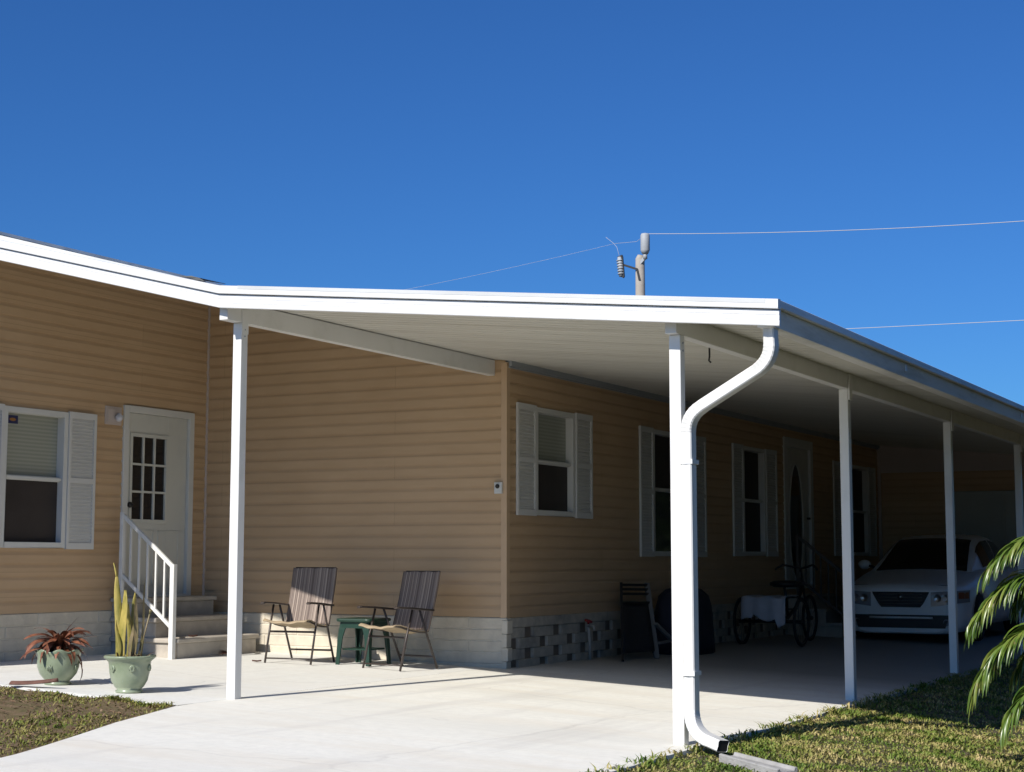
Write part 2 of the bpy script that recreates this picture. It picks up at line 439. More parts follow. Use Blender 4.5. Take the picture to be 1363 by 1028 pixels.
def blades(spots, hmin, hmax, w, lean):
    mb = MB()
    for (x,y,z,k) in spots:
        a = rnd.uniform(0, 2*math.pi); h = rnd.uniform(hmin,hmax)*k; l = lean*rnd.uniform(.3,1.2)*h
        dx, dy = math.cos(a), math.sin(a); b = a+rnd.uniform(.9,2.2); wx, wy = math.cos(b)*w*.5, math.sin(b)*w*.5
        mx, my = x+dx*l*.4, y+dy*l*.4; tx, ty = x+dx*l*1.2, y+dy*l*1.2
        mb.add([(x-wx,y-wy,z-.004),(x+wx,y+wy,z-.004),(mx+wx*.9,my+wy*.9,z+h*.7),(mx-wx*.9,my-wy*.9,z+h*.7),(tx,ty,z+h)],
               [(0,1,2,3),(3,2,4)])
    return mb
spots = []
for i in range(64000):
    x = XE+.015 + 3.2*rnd.random()**1.15; y = rnd.uniform(-7.2, 5.0) if i % 3 else rnd.uniform(-6.5,-1.0)
    if x > XE+.5+ (y+7.2)*.42+1.0: continue
    p = math.sin(x*4.1+y*2.3)+math.sin(y*5.2-x*3.1)+rnd.uniform(-1.2,1.2)
    spots.append((x,y,lawn(x,y), .55+.25*max(-1,min(1,p))))
for i in range(2600):            # tufts hanging over the slab edge
    y = rnd.uniform(-6.5, 7); x = XE+rnd.gauss(0,.028)
    if math.sin(y*9)+math.sin(y*23+1) > -.2: spots.append((x,y,lawn(XE,y)+.012, rnd.uniform(.7,1.5)))
g = tag(obj('grass', blades(spots, .022, .046, .0105, 1.5), m_grass, fixn=False), 'sunlit green and straw coloured lawn grass right of the driveway', 'grass', kind='stuff')
spots = []
def patch(x,y): return math.sin(x*2.3+y*1.1)+math.sin(y*2.9-x*1.7)+.7*math.sin(x*6+y*5)
for i in range(44000):
    y = rnd.uniform(-8.2,-4.3); x = rnd.uniform(-5, edge_x(y)-.02)
    if y > walk_edge(x)-.01: continue
    p = patch(x,y)
    if p < rnd.uniform(-1.5,1.1) : continue
    spots.append((x,y,bed_h(x,y), rnd.uniform(.35,.9)))
for i in range(260):
    a = rnd.random(); x = -.75+.58*a; y = walk_edge(x)-.03-rnd.random()*.10
    spots.append((x,y,bed_h(x,y),1.05))
tag(obj('weeds', blades(spots, .012, .036, .008, 1.9), m_weed, fixn=False), 'low green weeds scattered over the bare planting bed', 'weeds', kind='stuff')
mb = MB()
for i in range(3800):
    y = rnd.uniform(-8.2,-4.3); x = rnd.uniform(-5, edge_x(y)-.03)
    if y > walk_edge(x)-.02: continue
    z = bed_h(x,y)+.006; a = rnd.uniform(0,6.28); s_ = rnd.uniform(.008,.03); c_, d_ = math.cos(a)*s_, math.sin(a)*s_
    mb.add([(x-c_,y-d_,z),(x+d_*.35,y-c_*.35,z+rnd.uniform(0,.012)),(x+c_,y+d_,z+rnd.uniform(0,.018)),(x-d_*.35,y+c_*.35,z+rnd.uniform(0,.01))],[(0,1,2,3)])
tag(obj('leaf_litter', mb, m_litter, fixn=False), 'brown dry leaf litter lying on the planting bed', 'leaf litter', kind='stuff')

# ------------------------------------------------------------------ house
XI = -3.62                        # wall with the white door
LAP = .1129
house = thing('house', 'tan vinyl sided mobile home on a grey block skirting with white trim', 'house', (0,0,0))
PROF = [(0, .0136), (.073, .0128), (.099, .0046), (LAP, .003)]
def siding(A, B, nrm, z0, z1, holes=(), hi=None, lo=None, off=0.):
    """lapped siding from A to B; holes are (t0,t1,z0,z1); hi(z), lo(z) limit the run"""
    mb = MB(); A = Vector(A); B = Vector(B); L = (B-A).length; d = (B-A)/L; N = Vector(nrm)
    def P(t, z, o): q = A+d*t+N*(o+off); return (q.x, q.y, z)
    def prof(f):
        for (za,oa),(zb,ob) in zip(PROF, PROF[1:]):
            if za <= f <= zb+1e-9: return oa+(ob-oa)*(f-za)/(zb-za)
        return PROF[-1][1]
    nl = int(math.ceil((z1-z0)/LAP))
    for k in range(nl):
        base = z0+k*LAP
        cuts = {0, PROF[1][0], PROF[2][0], LAP}
        for h in holes:
            for hz in (h[2], h[3]):
                if 1e-4 < hz-base < LAP-1e-4: cuts.add(hz-base)
        cuts = sorted(cuts)
        for fa, fb in zip(cuts, cuts[1:]):
            za, zb = base+fa, min(base+fb, z1)
            if za >= z1-1e-6: continue
            zm = (za+zb)/2
            spans = [(0, L)]
            for h in holes:
                if h[2] < zm < h[3]:
                    ns = []
                    for (s0,s1) in spans:
                        if h[1] <= s0 or h[0] >= s1: ns.append((s0,s1)); continue
                        if h[0] > s0: ns.append((s0,h[0]))
                        if h[1] < s1: ns.append((h[1],s1))
                    spans = ns
            for (s0,s1) in spans:
                a0 = a1 = s0; b0 = b1 = s1
                if hi and s1 == L: b0 = min(L, hi(za)); b1 = min(L, hi(zb))
                if lo and s0 == 0: a0 = max(0, lo(za)); a1 = max(0, lo(zb))
                if b0 <= a0 or b1 <= a1-1e-6: continue
                oa, ob = prof(fa), prof(fb-1e-9)
                mb.add([P(a0,za,oa),P(b0,za,oa),P(b1,zb,ob),P(a1,zb,ob)], [(0,1,2,3)])
                if fa == 0: mb.add([P(a0,za,0),P(b0,za,0),P(b0,za,oa),P(a0,za,oa)], [(0,1,2,3)])
    return mb
RK = .2466; KX = -.13; FY = -4.162                          # rake slope of the main roof
def und(x): return 2.935 - RK*(x-KX) if x < KX else 2.925-.1*x     # underside of roof / carport ceiling
# wall beside the white door (faces right), with its window and door openings
W1 = dict(y0=-2.88, y1=-2.10, z0=1.145, z1=2.385)
D1 = dict(y0=-1.31, y1=-.235, z0=.64, z1=2.545)
obj('wall', siding((XI,-3.98,0),(XI,0,0),(1,0,0), .53, 3.78, holes=[(W1['y0']+3.98,W1['y1']+3.98,W1['z0'],W1['z1']),(D1['y0']+3.98,D1['y1']+3.98,D1['z0'],D1['z1'])]), m_siding, house, fixn=False)
# recessed wall behind the chairs (faces the street)
obj('wall', siding((XI,0,0),(0,0,0),(0,-1,0), .478, 3.75, hi=lambda z: 3.62 if z < 2.935 else 3.62+KX-(z-2.935)/RK), m_siding, house, fixn=False)
# wall along the carport
WIN3 = [(.585,1.435,1.477,2.505,1.99), (3.5,4.72,1.087,2.495,1.83), (6.47,7.31,1.10,2.49,1.805), (10.87,12.3,1.115,2.50,1.79)]
D2 = (8.12,9.42,.62,2.745)
holes = [(a,b,c,d) for a,b,c,d,e in WIN3]+[D2]
obj('wall', siding((0,0,0),(0,13,0),(1,0,0), .472, 2.90, holes=holes), m_siding, house, fixn=False)
# street gable and far left wall (outside the picture)
obj('wall', siding((-10.4,-3.98,0),(XI,-3.98,0),(0,-1,0), .53, 3.78+.02, lo=lambda z: 0), m_siding, house, fixn=False)
# solid core behind the siding: dark rooms and back faces
mb = MB()
mb.box(-10.4,XI-.16,-3.97,13,.0,3.60); mb.box(XI-.16,-.16,.16,13,.02,2.80)
obj('core', mb, m_void, house)
# corner trims
mb = MB(); mb.box(-.045,.019,-.019,.045,.472,2.905); obj('corner_trim', mb, m_sidetrim, house, bevel=.003)
mb = MB(); mb.box(XI+.003,XI+.028,-.03,-.003,.5,3.74); obj('corner_trim', mb, m_sidetrim2, house, bevel=.003, label='thin pale trim in the inner corner beside the white door')
mb = MB(); mb.box(XI+.02,-3.43,-4.1,-3.93,.05,3.70); obj('shadow_post', mb, m_white, house, bevel=.004)  # post out of view, added to cast shade on the upper handrail
# roofs
mb = MB()
XR = -5.2
def slope_slab(mb, x0, x1, y0, y1, f, th):
    mb.add([(x0,y0,f(x0)),(x1,y0,f(x1)),(x1,y1,f(x1)),(x0,y1,f(x0)),(x0,y0,f(x0)+th),(x1,y0,f(x1)+th),(x1,y1,f(x1)+th),(x0,y1,f(x0)+th)],
           [(0,3,2,1),(4,5,6,7),(0,1,5,4),(1,2,6,5),(2,3,7,6),(3,0,4,7)])
RT = lambda x: 2.995-.266*(x-KX)          # top sheet, a little steeper than the fascia
def wedge(mb, x0, x1, f0, f1):
    ya, yb = FY+.002, 13.2
    mb.add([(x0,ya,f0[0]),(x1,ya,f1[0]),(x1,yb,f1[0]),(x0,yb,f0[0]),(x0,ya,f0[1]),(x1,ya,f1[1]),(x1,yb,f1[1]),(x0,yb,f0[1])],
           [(0,3,2,1),(4,5,6,7),(0,1,5,4),(1,2,6,5),(2,3,7,6),(3,0,4,7)])
U = lambda x: 2.935-RK*(x-KX)
wedge(mb, XR, KX, (U(XR),RT(XR)), (U(KX),RT(KX)))
wedge(mb, XR-5.2, XR, (U(KX),RT(KX)), (U(XR),RT(XR)))
for k in range(18):                # standing seams of the metal roof
    y = -3.7+k
    mb.bar((XR,y,RT(XR)+.012),(KX-.3,y,RT(KX-.3)+.012),.03,.03)
roof = obj('roof', mb, m_roofmetal, house)
mb = MB()                          # ridge cap and flashing where the carport roof joins
mb.bar((XR,FY,RT(XR)+.02),(XR,13,RT(XR)+.02),.3,.03); obj('ridge_cap', mb, m_roofmetal, roof)
mb = MB(); mb.add([(-.52,FY-.02,3.128),(-.33,FY-.03,3.100),(-.30,FY+.25,3.095),(-.50,FY+.25,3.140),(-.40,FY-.02,3.122)],[(0,1,2,3),(0,4,1)])
mb.add([(-.40,FY-.028,3.098),(-.33,FY-.03,3.100),(-.28,FY-.03,3.074),(-.33,FY+.1,3.07)],[(0,1,2,3)]); obj('flashing', mb, M('dark_flashing', (.10,.105,.105), .6), roof, fixn=False, thick=.004)
# fascia profile swept along x: upper strip proud of a lower, faintly ribbed strip
def fascia(xs_, f, y):
    rings = []
    for x in xs_:
        b = f(x)
        prof = [(0,.0),(-.030,.0),(-.033,.006),(-.028,.034),(-.031,.036),(-.028,.066),(-.031,.068),(-.030,.097),(-.004,.098),(-.004,.104),(-.050,.104),(-.052,.110),(-.050,.162),(-.03,.166),(.0,.166)]
        rings.append([(x, y+dy, b+dz) for dy, dz in prof])
    mb = MB(); mb.loop_sweep(rings, True, True); return mb
rakez = lambda x: 2.861 - RK*(x-KX)
obj('fascia', fascia([XR,KX], rakez, FY), m_whitetrim, house, label='white rake fascia over the porch sloping up to the left')
# block skirting
def block_wall(A, B, nrm, z0, courses, ch, bl=.40, mort=.009, proud=.02, dark=False, z_top=None):
    A = Vector(A); B = Vector(B); L = (B-A).length; d = (B-A)/L; N = Vector(nrm); mb = MB()
    for k in range(courses):
        t = -(bl/2 if k % 2 else 0)
        while t < L:
            t0 = max(0,t)+mort/2; t1 = min(L,t+bl)-mort/2; t += bl
            if t1-t0 < .03: continue
            o = proud+rnd.uniform(-.002,.002)
            p0 = A+d*t0+N*o; p1 = A+d*t1-N*.06
            zt = z0+(k+1)*ch-mort/2
            if z_top: zt = min(zt, z_top)
            mb.box(min(p0.x,p1.x),max(p0.x,p1.x),min(p0.y,p1.y),max(p0.y,p1.y),z0+k*ch+mort/2,zt)
    return mb
fz = obj('foundation', block_wall((XI,-3.98,0),(XI,-.02,0),(1,0,0), -.04, 5, .114, bl=.8, proud=.012), m_block, house, bevel=.005)
mb = MB(); mb.box(XI-.06,XI+.0045,-3.98,-.02,-.1,.528); obj('mortar', mb, m_mortar, fz)
fz = obj('foundation', block_wall((XI+.03,0,0),(.0,0,0),(0,-1,0), -.07, 5, .109, bl=.8, proud=.024), m_block, house, bevel=.005)
mb = MB(); mb.box(XI+.02,-.005,-.0165,.06,-.1,.474); obj('mortar', mb, m_mortar, fz)
# open-weave block skirting on the carport side
mb = MB(); per = .61; bl = .43; ch = .1015
for k in range(4):
    t = .06+(0 if k % 2 == 0 else per/2)-per
    while t < 13:
        t0 = max(.02, t+ .175); t1 = min(13, t+per)
        if k % 2 == 0 and t < 0: t0 = .02; t1 = t+per+.0
        if t1 > t0+.04: mb.box(-.035,.014+rnd.uniform(-.004,.004),t0,t1,-.03+k*ch+.001,-.03+(k+1)*ch-.001)
        t += per
mb.box(-.075,.022,.0,13,-.03+4*ch,.470); mb.box(-.075,.02,.0,13,-.2,-.03)
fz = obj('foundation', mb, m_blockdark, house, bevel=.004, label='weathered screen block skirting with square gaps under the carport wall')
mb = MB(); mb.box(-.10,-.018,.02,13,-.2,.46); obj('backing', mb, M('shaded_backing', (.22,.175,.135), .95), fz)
mb = MB()                          # rough corner pier
for k in range(4):
    mb.box(-.03,.034+rnd.uniform(-.008,.008),-.034+rnd.uniform(-.003,.003),.07+rnd.uniform(-.012,.012),-.06+k*.128,.066+k*.128)
mb.box(-.03,.03,-.03,.06,.452,.471)
obj('corner_pier', mb, m_block, house, bevel=.008, seg=2)

# windows -------------------------------------------------------------
def shutter(mb, x, nx_, y0, y1, z0, z1):
    """louvred shutter on a wall facing +x"""
    o = x+.016
    fw = .035
    for (a,b,c,d) in ((y0,y0+fw,z0,z1),(y1-fw,y1,z0,z1),(y0+fw,y1-fw,z0,z0+.06),(y0+fw,y1-fw,z1-.06,z1),(y0+fw,y1-fw,(z0+z1)/2-.025,(z0+z1)/2+.025)):
        mb.box(o,o+.026,a,b,c,d)
    mb.box(o,o+.006,y0+fw,y1-fw,z0+.06,z1-.06)
    for (za,zb) in ((z0+.06,(z0+z1)/2-.025),((z0+z1)/2+.025,z1-.06)):
        n = int((zb-za)/.032)
        for i in range(n):
            z = za+(i+.1)*(zb-za)/n
            mb.add([(o+.020,y0+fw,z),(o+.020,y1-fw,z),(o+.006,y1-fw,z+.030),(o+.006,y0+fw,z+.030)],[(0,1,2,3)])
            mb.add([(o+.020,y0+fw,z),(o+.020,y1-fw,z),(o+.006,y1-fw,z-.004),(o+.006,y0+fw,z-.004)],[(3,2,1,0)])
def window(x, y0, y1, z0, z1, zr, sw0, sw1, sticker=False, upper=m_blind, lower=m_screen):
    e = .032; rec = .06
    mb = MB()
    # outer flange + reveal + sash
    for (a,b,c,d) in ((y0-.02,y0+e,z0-.02,z1+.02),(y1-e,y1+.02,z0-.02,z1+.02),(y0+e,y1-e,z1-e,z1+.02),(y0+e,y1-e,z0-.02,z0+e)):
        mb.box(x-.08,x+.030,a,b,c,d)
    mb.box(x-.05,x-.012,y0+e,y1-e,zr-.022,zr+.022)
    mb.box(x-.012,x+.006,y0+e,y1-e,zr-.014,zr+.014)
    w = obj('window', mb, m_frame, house, bevel=.003)
    mb = MB(); mb.box(x-.075,x-.058,y0+e,y1-e,zr,z1-e); obj('blind', mb, upper, w)
    mb = MB(); mb.box(x-.052,x-.040,y0+e,y1-e,z0+e,zr-.02); obj('insect_screen', mb, lower, w)
    for (a,b) in ((y0-.022-sw0,y0-.022),(y1+.022,y1+.022+sw1)):
        if b-a > .05:
            mb = MB(); shutter(mb, x, 1, a, b, z0-.03, z1+.03); obj('shutter', mb, m_shutter, w, fixn=False)
    if sticker:
        mb = MB(); mb.box(x-.0575,x-.0555,y0+e+.075,y0+e+.205,z1-e-.095,z1-e-.02); obj('sticker', mb, m_sticker, w)
    return w
window(XI, W1['y0'], W1['y1'], W1['z0'], W1['z1'], 1.765, .38, .37, True)
a = WIN3
window(0, *a[0], .39, .39)
window(0, *a[1], .37, .37, upper=m_screen, lower=m_glass)
window(0, *a[2], .38, .44, upper=m_screen)
window(0, *a[3], .43, .40, upper=m_screen)
# white entry door ------------------------------------------------------
y0,y1,z0,z1 = D1['y0'],D1['y1'],D1['z0'],D1['z1']
mb = MB()
for (a,b,c,d) in ((y0,y0+.075,z0,z1),(y1-.075,y1,z0,z1),(y0+.075,y1-.075,z1-.065,z1),(y0+.075,y1-.075,z0,z0+.03)):
    mb.box(XI-.05,XI+.032,a,b,c,d)
door = obj('door', mb, m_frame, house, bevel=.004, label='white entry door with a nine pane window above the steps')
mb = MB(); ly0,ly1 = -1.147,-.645; lz0,lz1 = 1.42,2.245
dy0,dy1,dz0,dz1 = y0+.078,y1-.078,z0+.032,z1-.068
for (a,b,c,d) in ((dy0,ly0-.03,dz0,dz1),(ly1+.03,dy1,dz0,dz1),(ly0-.03,ly1+.03,dz0,lz0-.03),(ly0-.03,ly1+.03,lz1+.03,dz1)):
    mb.box(XI-.045,XI-.005,a,b,c,d)
leaf = obj('door_leaf', mb, m_door, door, bevel=.002)
mb = MB()
for (a,b,c,d) in ((ly0-.035,ly0,lz0-.035,lz1+.035),(ly1,ly1+.035,lz0-.035,lz1+.035),(ly0,ly1,lz1,lz1+.035),(ly0,ly1,lz0-.035,lz0)):
    mb.box(XI-.03,XI+.006,a,b,c,d)
for i in (1,2):
    q = ly0+(ly1-ly0)*i/3; mb.box(XI-.03,XI+.002,q-.011,q+.011,lz0,lz1)
    q = lz0+(lz1-lz0)*i/3; mb.box(XI-.03,XI+.0035,ly0,ly1,q-.011,q+.011)
# pressed lower panels
for (a,b) in ((dy0+.10,-.80),(-.74,dy1-.10)):
    for (c,d,e_,f_) in ((a,b,.76,.775),(a,b,1.30,1.315),(a,a+.015,.76,1.315),(b-.015,b,.76,1.315)):
        mb.box(XI-.006,XI+.001,c,d,e_,f_)
obj('muntin', mb, m_door, door, bevel=.002)
mb = MB(); mb.box(XI-.028,XI-.018,ly0,ly1,lz0,lz1); obj('pane', mb, m_glass, door)
mb = MB(); mb.lathe([(0,.0),(.026,.0),(.03,.012),(.026,.03),(0,.034)],(0,0,0),16)
mb.v = [(XI-.004+z, -1.175+x, 1.56+y) for (x,y,z) in mb.v]
mb2 = MB(); mb2.lathe([(0,0),(.022,0),(.022,.012),(0,.014)],(0,0,0),14); mb2.v = [(XI-.004+z,-1.175+x,1.69+y) for (x,y,z) in mb2.v]
obj('handle', mb, m_dark, door)
# wall lamp beside the door
mb = MB(); mb.box(XI+.008,XI+.028,-1.575,-1.35,2.335,2.515)
mb.box(XI+.028,XI+.034,-1.555,-1.37,2.355,2.495)
lamp = obj('wall_lamp', mb, m_sidetrim2, house, bevel=.004)
mb = MB(); mb.lathe([(0,-.038),(.02,-.034),(.034,-.018),(.038,0),(.034,.02),(.02,.034),(.017,.042),(0,.042)],(XI+.068,-1.432,2.405),18); obj('globe', mb, m_globe, lamp)
# outlet box near the corner
mb = MB(); mb.box(-.105,-.022,-.045,-.012,1.645,1.755); ob_ = obj('outlet_box', mb, m_frame, house, bevel=.004)
mb = MB(); mb.lathe([(0,0),(.02,0),(.022,.008),(.016,.02),(0,.022)],(0,0,0),14); mb.v = [(-.065+x,-.046-z,1.715+y) for x,y,z in mb.v]; obj('dial', mb, m_dark, ob_)
# storm door with oval glass on the carport side
y0,y1,z0,z1 = D2
mb = MB()
for (a,b,c,d) in ((y0,y0+.15,z0,z1),(y1-.12,y1,z0,z1),(y0+.15,y1-.12,z1-.13,z1),(y0+.15,y1-.12,z0,z0+.05)): mb.box(-.05,.03,a,b,c,d)
sd = obj('door', mb, m_frame, house, bevel=.004, label='pale door with tall oval glass facing the carport')
mb = MB(); mb.box(-.045,-.008,y0+.152,y1-.122,z0+.05,z1-.132); obj('door_leaf', mb, m_door, sd)
cy, cz_ = 8.68, 1.56; mb = MB()
ring = [(-.006, cy+.30*math.cos(k*math.pi/18), cz_+.82*math.sin(k*math.pi/18)) for k in range(36)]
mb.add(ring+[(.0,cy,cz_)], [(k,(k+1)%36,36) for k in range(36)]); obj('pane', mb, m_glass, sd)
mb = MB(); mb.tube([(.004,cy+.31*math.cos(k*math.pi/18), cz_+.83*math.sin(k*math.pi/18)) for k in range(37)], .014, 6, cap=False); obj('moulding', mb, m_door, sd)
mb = MB(); mb.tube([(-.01,9.20,1.62),(.04,9.20,1.62)],.016,8); mb.bar((.04,9.20,1.62),(.04,9.06,1.62),.016,.024); obj('handle', mb, m_dark, sd)

# ------------------------------------------------------------------ carport
carport = thing('carport', 'white aluminium carport roof on slim square posts attached to the tan house', 'carport', (0,0,0))
XG = 4.08
# roof pans: flat pans running down the slope with narrow grooves between
mb = MB(); ysec = []; y = FY+.003
while y < 13.1:
    ysec += [(y,0),(y+.128,0),(y+.132,.012),(y+.148,.012)]; y += .152
ysec.append((y,0))
for x in (0.03, XG): pass
lowr = [[(x, yy, 2.925-.1*x+dz) for (yy,dz) in ysec] for x in (KX+.001, 1.4, 2.8, XG)]
n = len(ysec)
mb.add([p for r_ in lowr for p in r_], [(i*n+k, i*n+k+1, (i+1)*n+k+1, (i+1)*n+k) for i in range(3) for k in range(n-1)])
obj('ceiling', mb, m_ceil, carport, fixn=False)
mb = MB(); slope_slab(mb, KX+.002, XG+.03, FY+.002, 13.1, lambda x: 2.925-.1*x+.016, .05)
for k in range(58): mb.bar((.05,-4.2+.304*k,2.925-.005+.075),(XG,-4.2+.304*k,2.925-.1*XG+.07),.03,.025)
obj('roof', mb, m_roofmetal, carport)
carz = lambda x: 2.861 - (x-KX)*.1
obj('fascia', fascia([KX+.0001,4.160], carz, FY), m_whitetrim, carport)
# gutter along the right edge
rings = []
zb = carz(4.14)
GX = 4.108
for y in (FY, 13.1):
    prof = [(-.10,.004),(-.02,.0),(.0,.004),(.004,.03),(.018,.095),(.020,.104),(.014,.106),(.014,.111),(.042,.111),(.046,.118),(.044,.162),(.034,.168),(.0,.168),(.0,.12),(-.10,.12)]
    rings.append([(GX+dx, y, zb+dz) for dx, dz in prof])
mb = MB(); mb.loop_sweep(rings, True, True)
gutter = obj('gutter', mb, m_gutter, carport)
for k in range(3):
    mb = MB(); mb.box(GX+.0155,GX+.0225,-1.1+4.6*k,-1.06+4.6*k,zb+.045,zb+.10); obj('joint_strap', mb, m_gutter, gutter)
# beams
PW = .078
mb = MB(); mb.box(-.188,-.112,-4.115,-.016,2.782,2.93); mb.add([],[])
bm1 = obj('beam', mb, m_white, carport, bevel=.003)
mb = MB(); mb.box(3.352,3.43,-4.055,13,2.453,2.925-.1*3.40); obj('beam', mb, m_white, carport, bevel=.003)
# posts
def post(x1, y, ztop):
    mb = MB(); zb_ = slab(x1, y)-.01
    mb.box(x1-PW, x1, y, y+PW, zb_, ztop)
    p = obj('post', mb, m_white, carport, bevel=.005, seg=2)
    for zz in (.05,.10):
        mb = MB(); mb.tube([(x1-.001,y+PW*.5,ztop-zz),(x1+.006,y+PW*.5,ztop-zz)],.006,8); obj('screw', mb, m_polegrey, p)
    return p
p1 = post(-.111, -3.947, 2.781)
mb = MB(); mb.box(-.1115,-.106,-3.947,-3.947+PW,2.70,2.88); obj('bracket', mb, m_white, p1)
for y in (-3.99, -.295, 3.393, 7.09, 10.8):
    p = post(3.429, y, 2.452)
    if y > -1:
        mb = MB(); mb.box(3.431,3.445,y,y+PW,2.36,2.58); obj('bracket', mb, m_white, p, bevel=.002)
# trim strip where the ceiling meets the wall
mb = MB(); mb.box(-.05,.05,.02,13.1,2.872,2.935); mb.box(.003,.028,.02,13,2.855,2.872); obj('wall_channel', mb, m_channel, carport)
# hook under the ceiling
mb = MB(); mb.tube([(3.05,-2.5,2.62),(3.05,-2.5,2.50),(3.045,-2.5,2.47),(3.06,-2.5,2.455)],.007,6); mb.tube([(3.0,-2.5,2.60),(3.08,-2.5,2.60)],.006,6); obj('hook', mb, m_dark, carport)
# downspout: rectangular corrugated pipe with elbows
def spout(path, w, h, rib=None):
    """sweep a rounded rectangle (w along x-ish/side, h along y) along path lying near a vertical plane"""
    rings = []; P = [Vector(p) for p in path]
    for i, p in enumerate(P):
        t = (P[min(i+1,len(P)-1)]-P[max(i-1,0)]).normalized()
        yv = Vector((0,-1,0)); 
        if abs(t.dot(yv)) > .97: yv = Vector((0,0,1))
        s_ = t.cross(yv).normalized(); d_ = s_.cross(t).normalized()
        k = 1+(.032*(i % 2) if rib and rib(i) else 0)
        ww, hh, c = w*k/2, h*k/2, .008
        q = [(-ww+c,-hh),(0,-hh+.004),(ww-c,-hh),(ww,-hh+c),(ww,hh-c),(ww-c,hh),(0,hh-.004),(-ww+c,hh),(-ww,hh-c),(-ww,-hh+c)]
        rings.append([p+s_*a_+d_*b_ for a_, b_ in q])
    return rings
def arc(p0, p1, p2, n):
    p0, p1, p2 = Vector(p0), Vector(p1), Vector(p2)
    return [p0*(1-t)**2+p1*2*t*(1-t)+p2*t*t for t in [i/n for i in range(n+1)]]
path = [Vector((4.06,-4.07,2.46)), Vector((4.06,-4.065,2.385))]
n0 = len(path); path += arc((4.06,-4.06,2.345),(4.06,-4.05,2.245),(3.965,-4.045,2.185),14); n1_ = len(path)
path += [Vector((3.60,-4.03,1.985))]
n2_ = len(path); path += arc((3.575,-4.02,1.972),(3.480,-4.00,1.920),(3.476,-3.985,1.82),14); n3_ = len(path)
path += [Vector((3.476,-3.98,.9)), Vector((3.476,-3.975,.10))]
n4_ = len(path); path += arc((3.476,-3.975,.085),(3.486,-4.0,-.06),(3.66,-4.10,-.085),22); n5_ = len(path)
path += [Vector((3.74,-4.135,-.105))]
rings = spout(path, .072, .094, lambda i: n0 < i < n1_-1 or n2_ < i < n3_-1 or n4_ < i < n5_-1)
mb = MB(); mb.loop_sweep(rings, True, False)
ds = obj('downspout', mb, m_white, carport)
mb = MB(); q = rings[-1]; c_ = sum((Vector(v) for v in q), Vector())/len(q)
mb.add([c_+(Vector(v)-c_)*.93+Vector((-.003,0,0)) for v in q],[tuple(range(len(q)))]); obj('opening', mb, m_void, ds)
for z in (1.62,.30):
    mb = MB(); mb.box(3.425,3.520,-4.034,-3.92,z,z+.028); obj('strap', mb, m_white, ds)

# shed at the back of the carport
shed = thing('storage_shed', 'dark tan storage shed closing the back end of the carport', 'shed', (1.7,13,0))
obj('wall', siding((.03,13.0,0),(3.5,13.0,0),(0,-1,0), .0-.12, 2.52, ), m_siding, shed, fixn=False)
mb = MB(); mb.box(.03,3.5,13.02,15,-.2,2.5); obj('body', mb, m_shed, shed)
mb = MB(); mb.box(.03,3.5,12.95,12.984,2.46,2.50); mb.box(.0,.06,12.94,12.985,-.1,2.85); mb.box(-.12,3.5,12.972,13.05,2.5,2.95); obj('trim', mb, m_sidetrim2, shed)
mb = MB(); mb.box(1.18,2.9,12.93,12.975,-.08,2.13)
for x in (1.18,2.02,2.86): mb.box(x,x+.05,12.915,12.93,-.08,2.13)
for z in (-.08,1.0,2.07): mb.box(1.23,2.86,12.917,12.93,z,z+.06)
sdoor = obj('door', mb, m_sheddoor, shed, bevel=.003)
mb = MB(); mb.bar((1.95,12.90,1.0),(1.95,12.90,1.15),.02,.03); obj('handle', mb, m_dark, sdoor)

# ------------------------------------------------------------------ steps and handrails
def build_steps():
    st = thing('concrete_steps', 'three grey concrete steps below the white door', 'steps', (XI+.02,-.8,.085))
    X0 = XI+.014
    for i, (xf, zt) in enumerate(((-2.75,.272),(-3.03,.462),(-3.30,.648))):
        mb = MB(); mb.box(X0, xf-.025, -1.40, -.19, .0 if i == 0 else (.272,.462)[i-1]-.05, zt-.045)
        s_ = obj('step', mb, m_step, st, bevel=.008, seg=2)
        mb = MB(); mb.box(X0, xf, -1.43, -.165, zt-.045, zt); obj('tread', mb, m_step, s_, bevel=.012, seg=2)
    return st
steps = build_steps()
def build_rail():
    r_ = thing('handrail', 'white metal handrail with balusters beside the porch steps', 'handrail', (-2.78,-1.47,.085))
    y = -1.47; a = Vector((-2.79,y,.945)); b = Vector((-3.43,y,1.450)); d = Vector((0,0,.575))
    mb = MB(); mb.box(-2.815,-2.765,y-.025,y+.025,.075,.972); obj('newel_post', mb, m_white, r_, bevel=.003)
    mb = MB(); mb.bar(a,b,.028,.04); obj('rail', mb, m_white, r_, bevel=.003)
    mb = MB(); mb.bar(a-d,b-d,.028,.034); obj('rail', mb, m_white, r_, bevel=.003)
    for i in range(1,6):
        p = a+(b-a)*(i/6); mb = MB(); mb.bar(p-d,p,.018,.018,(1,0,0)); obj('baluster', mb, m_white, r_)
    mb = MB(); mb.box(-3.455,-3.415,y-.02,y+.02,.60,1.475); obj('newel_post', mb, m_white, r_, bevel=.003)
    return r_
rail = build_rail()
dup(steps, (.022,8.77,0-.02), 0, 'concrete steps in deep shade below the oval glass door')
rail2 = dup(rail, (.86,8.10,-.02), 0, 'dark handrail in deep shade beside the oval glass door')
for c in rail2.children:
    c.material_slots[0].link = 'OBJECT'; c.material_slots[0].material = m_bronze

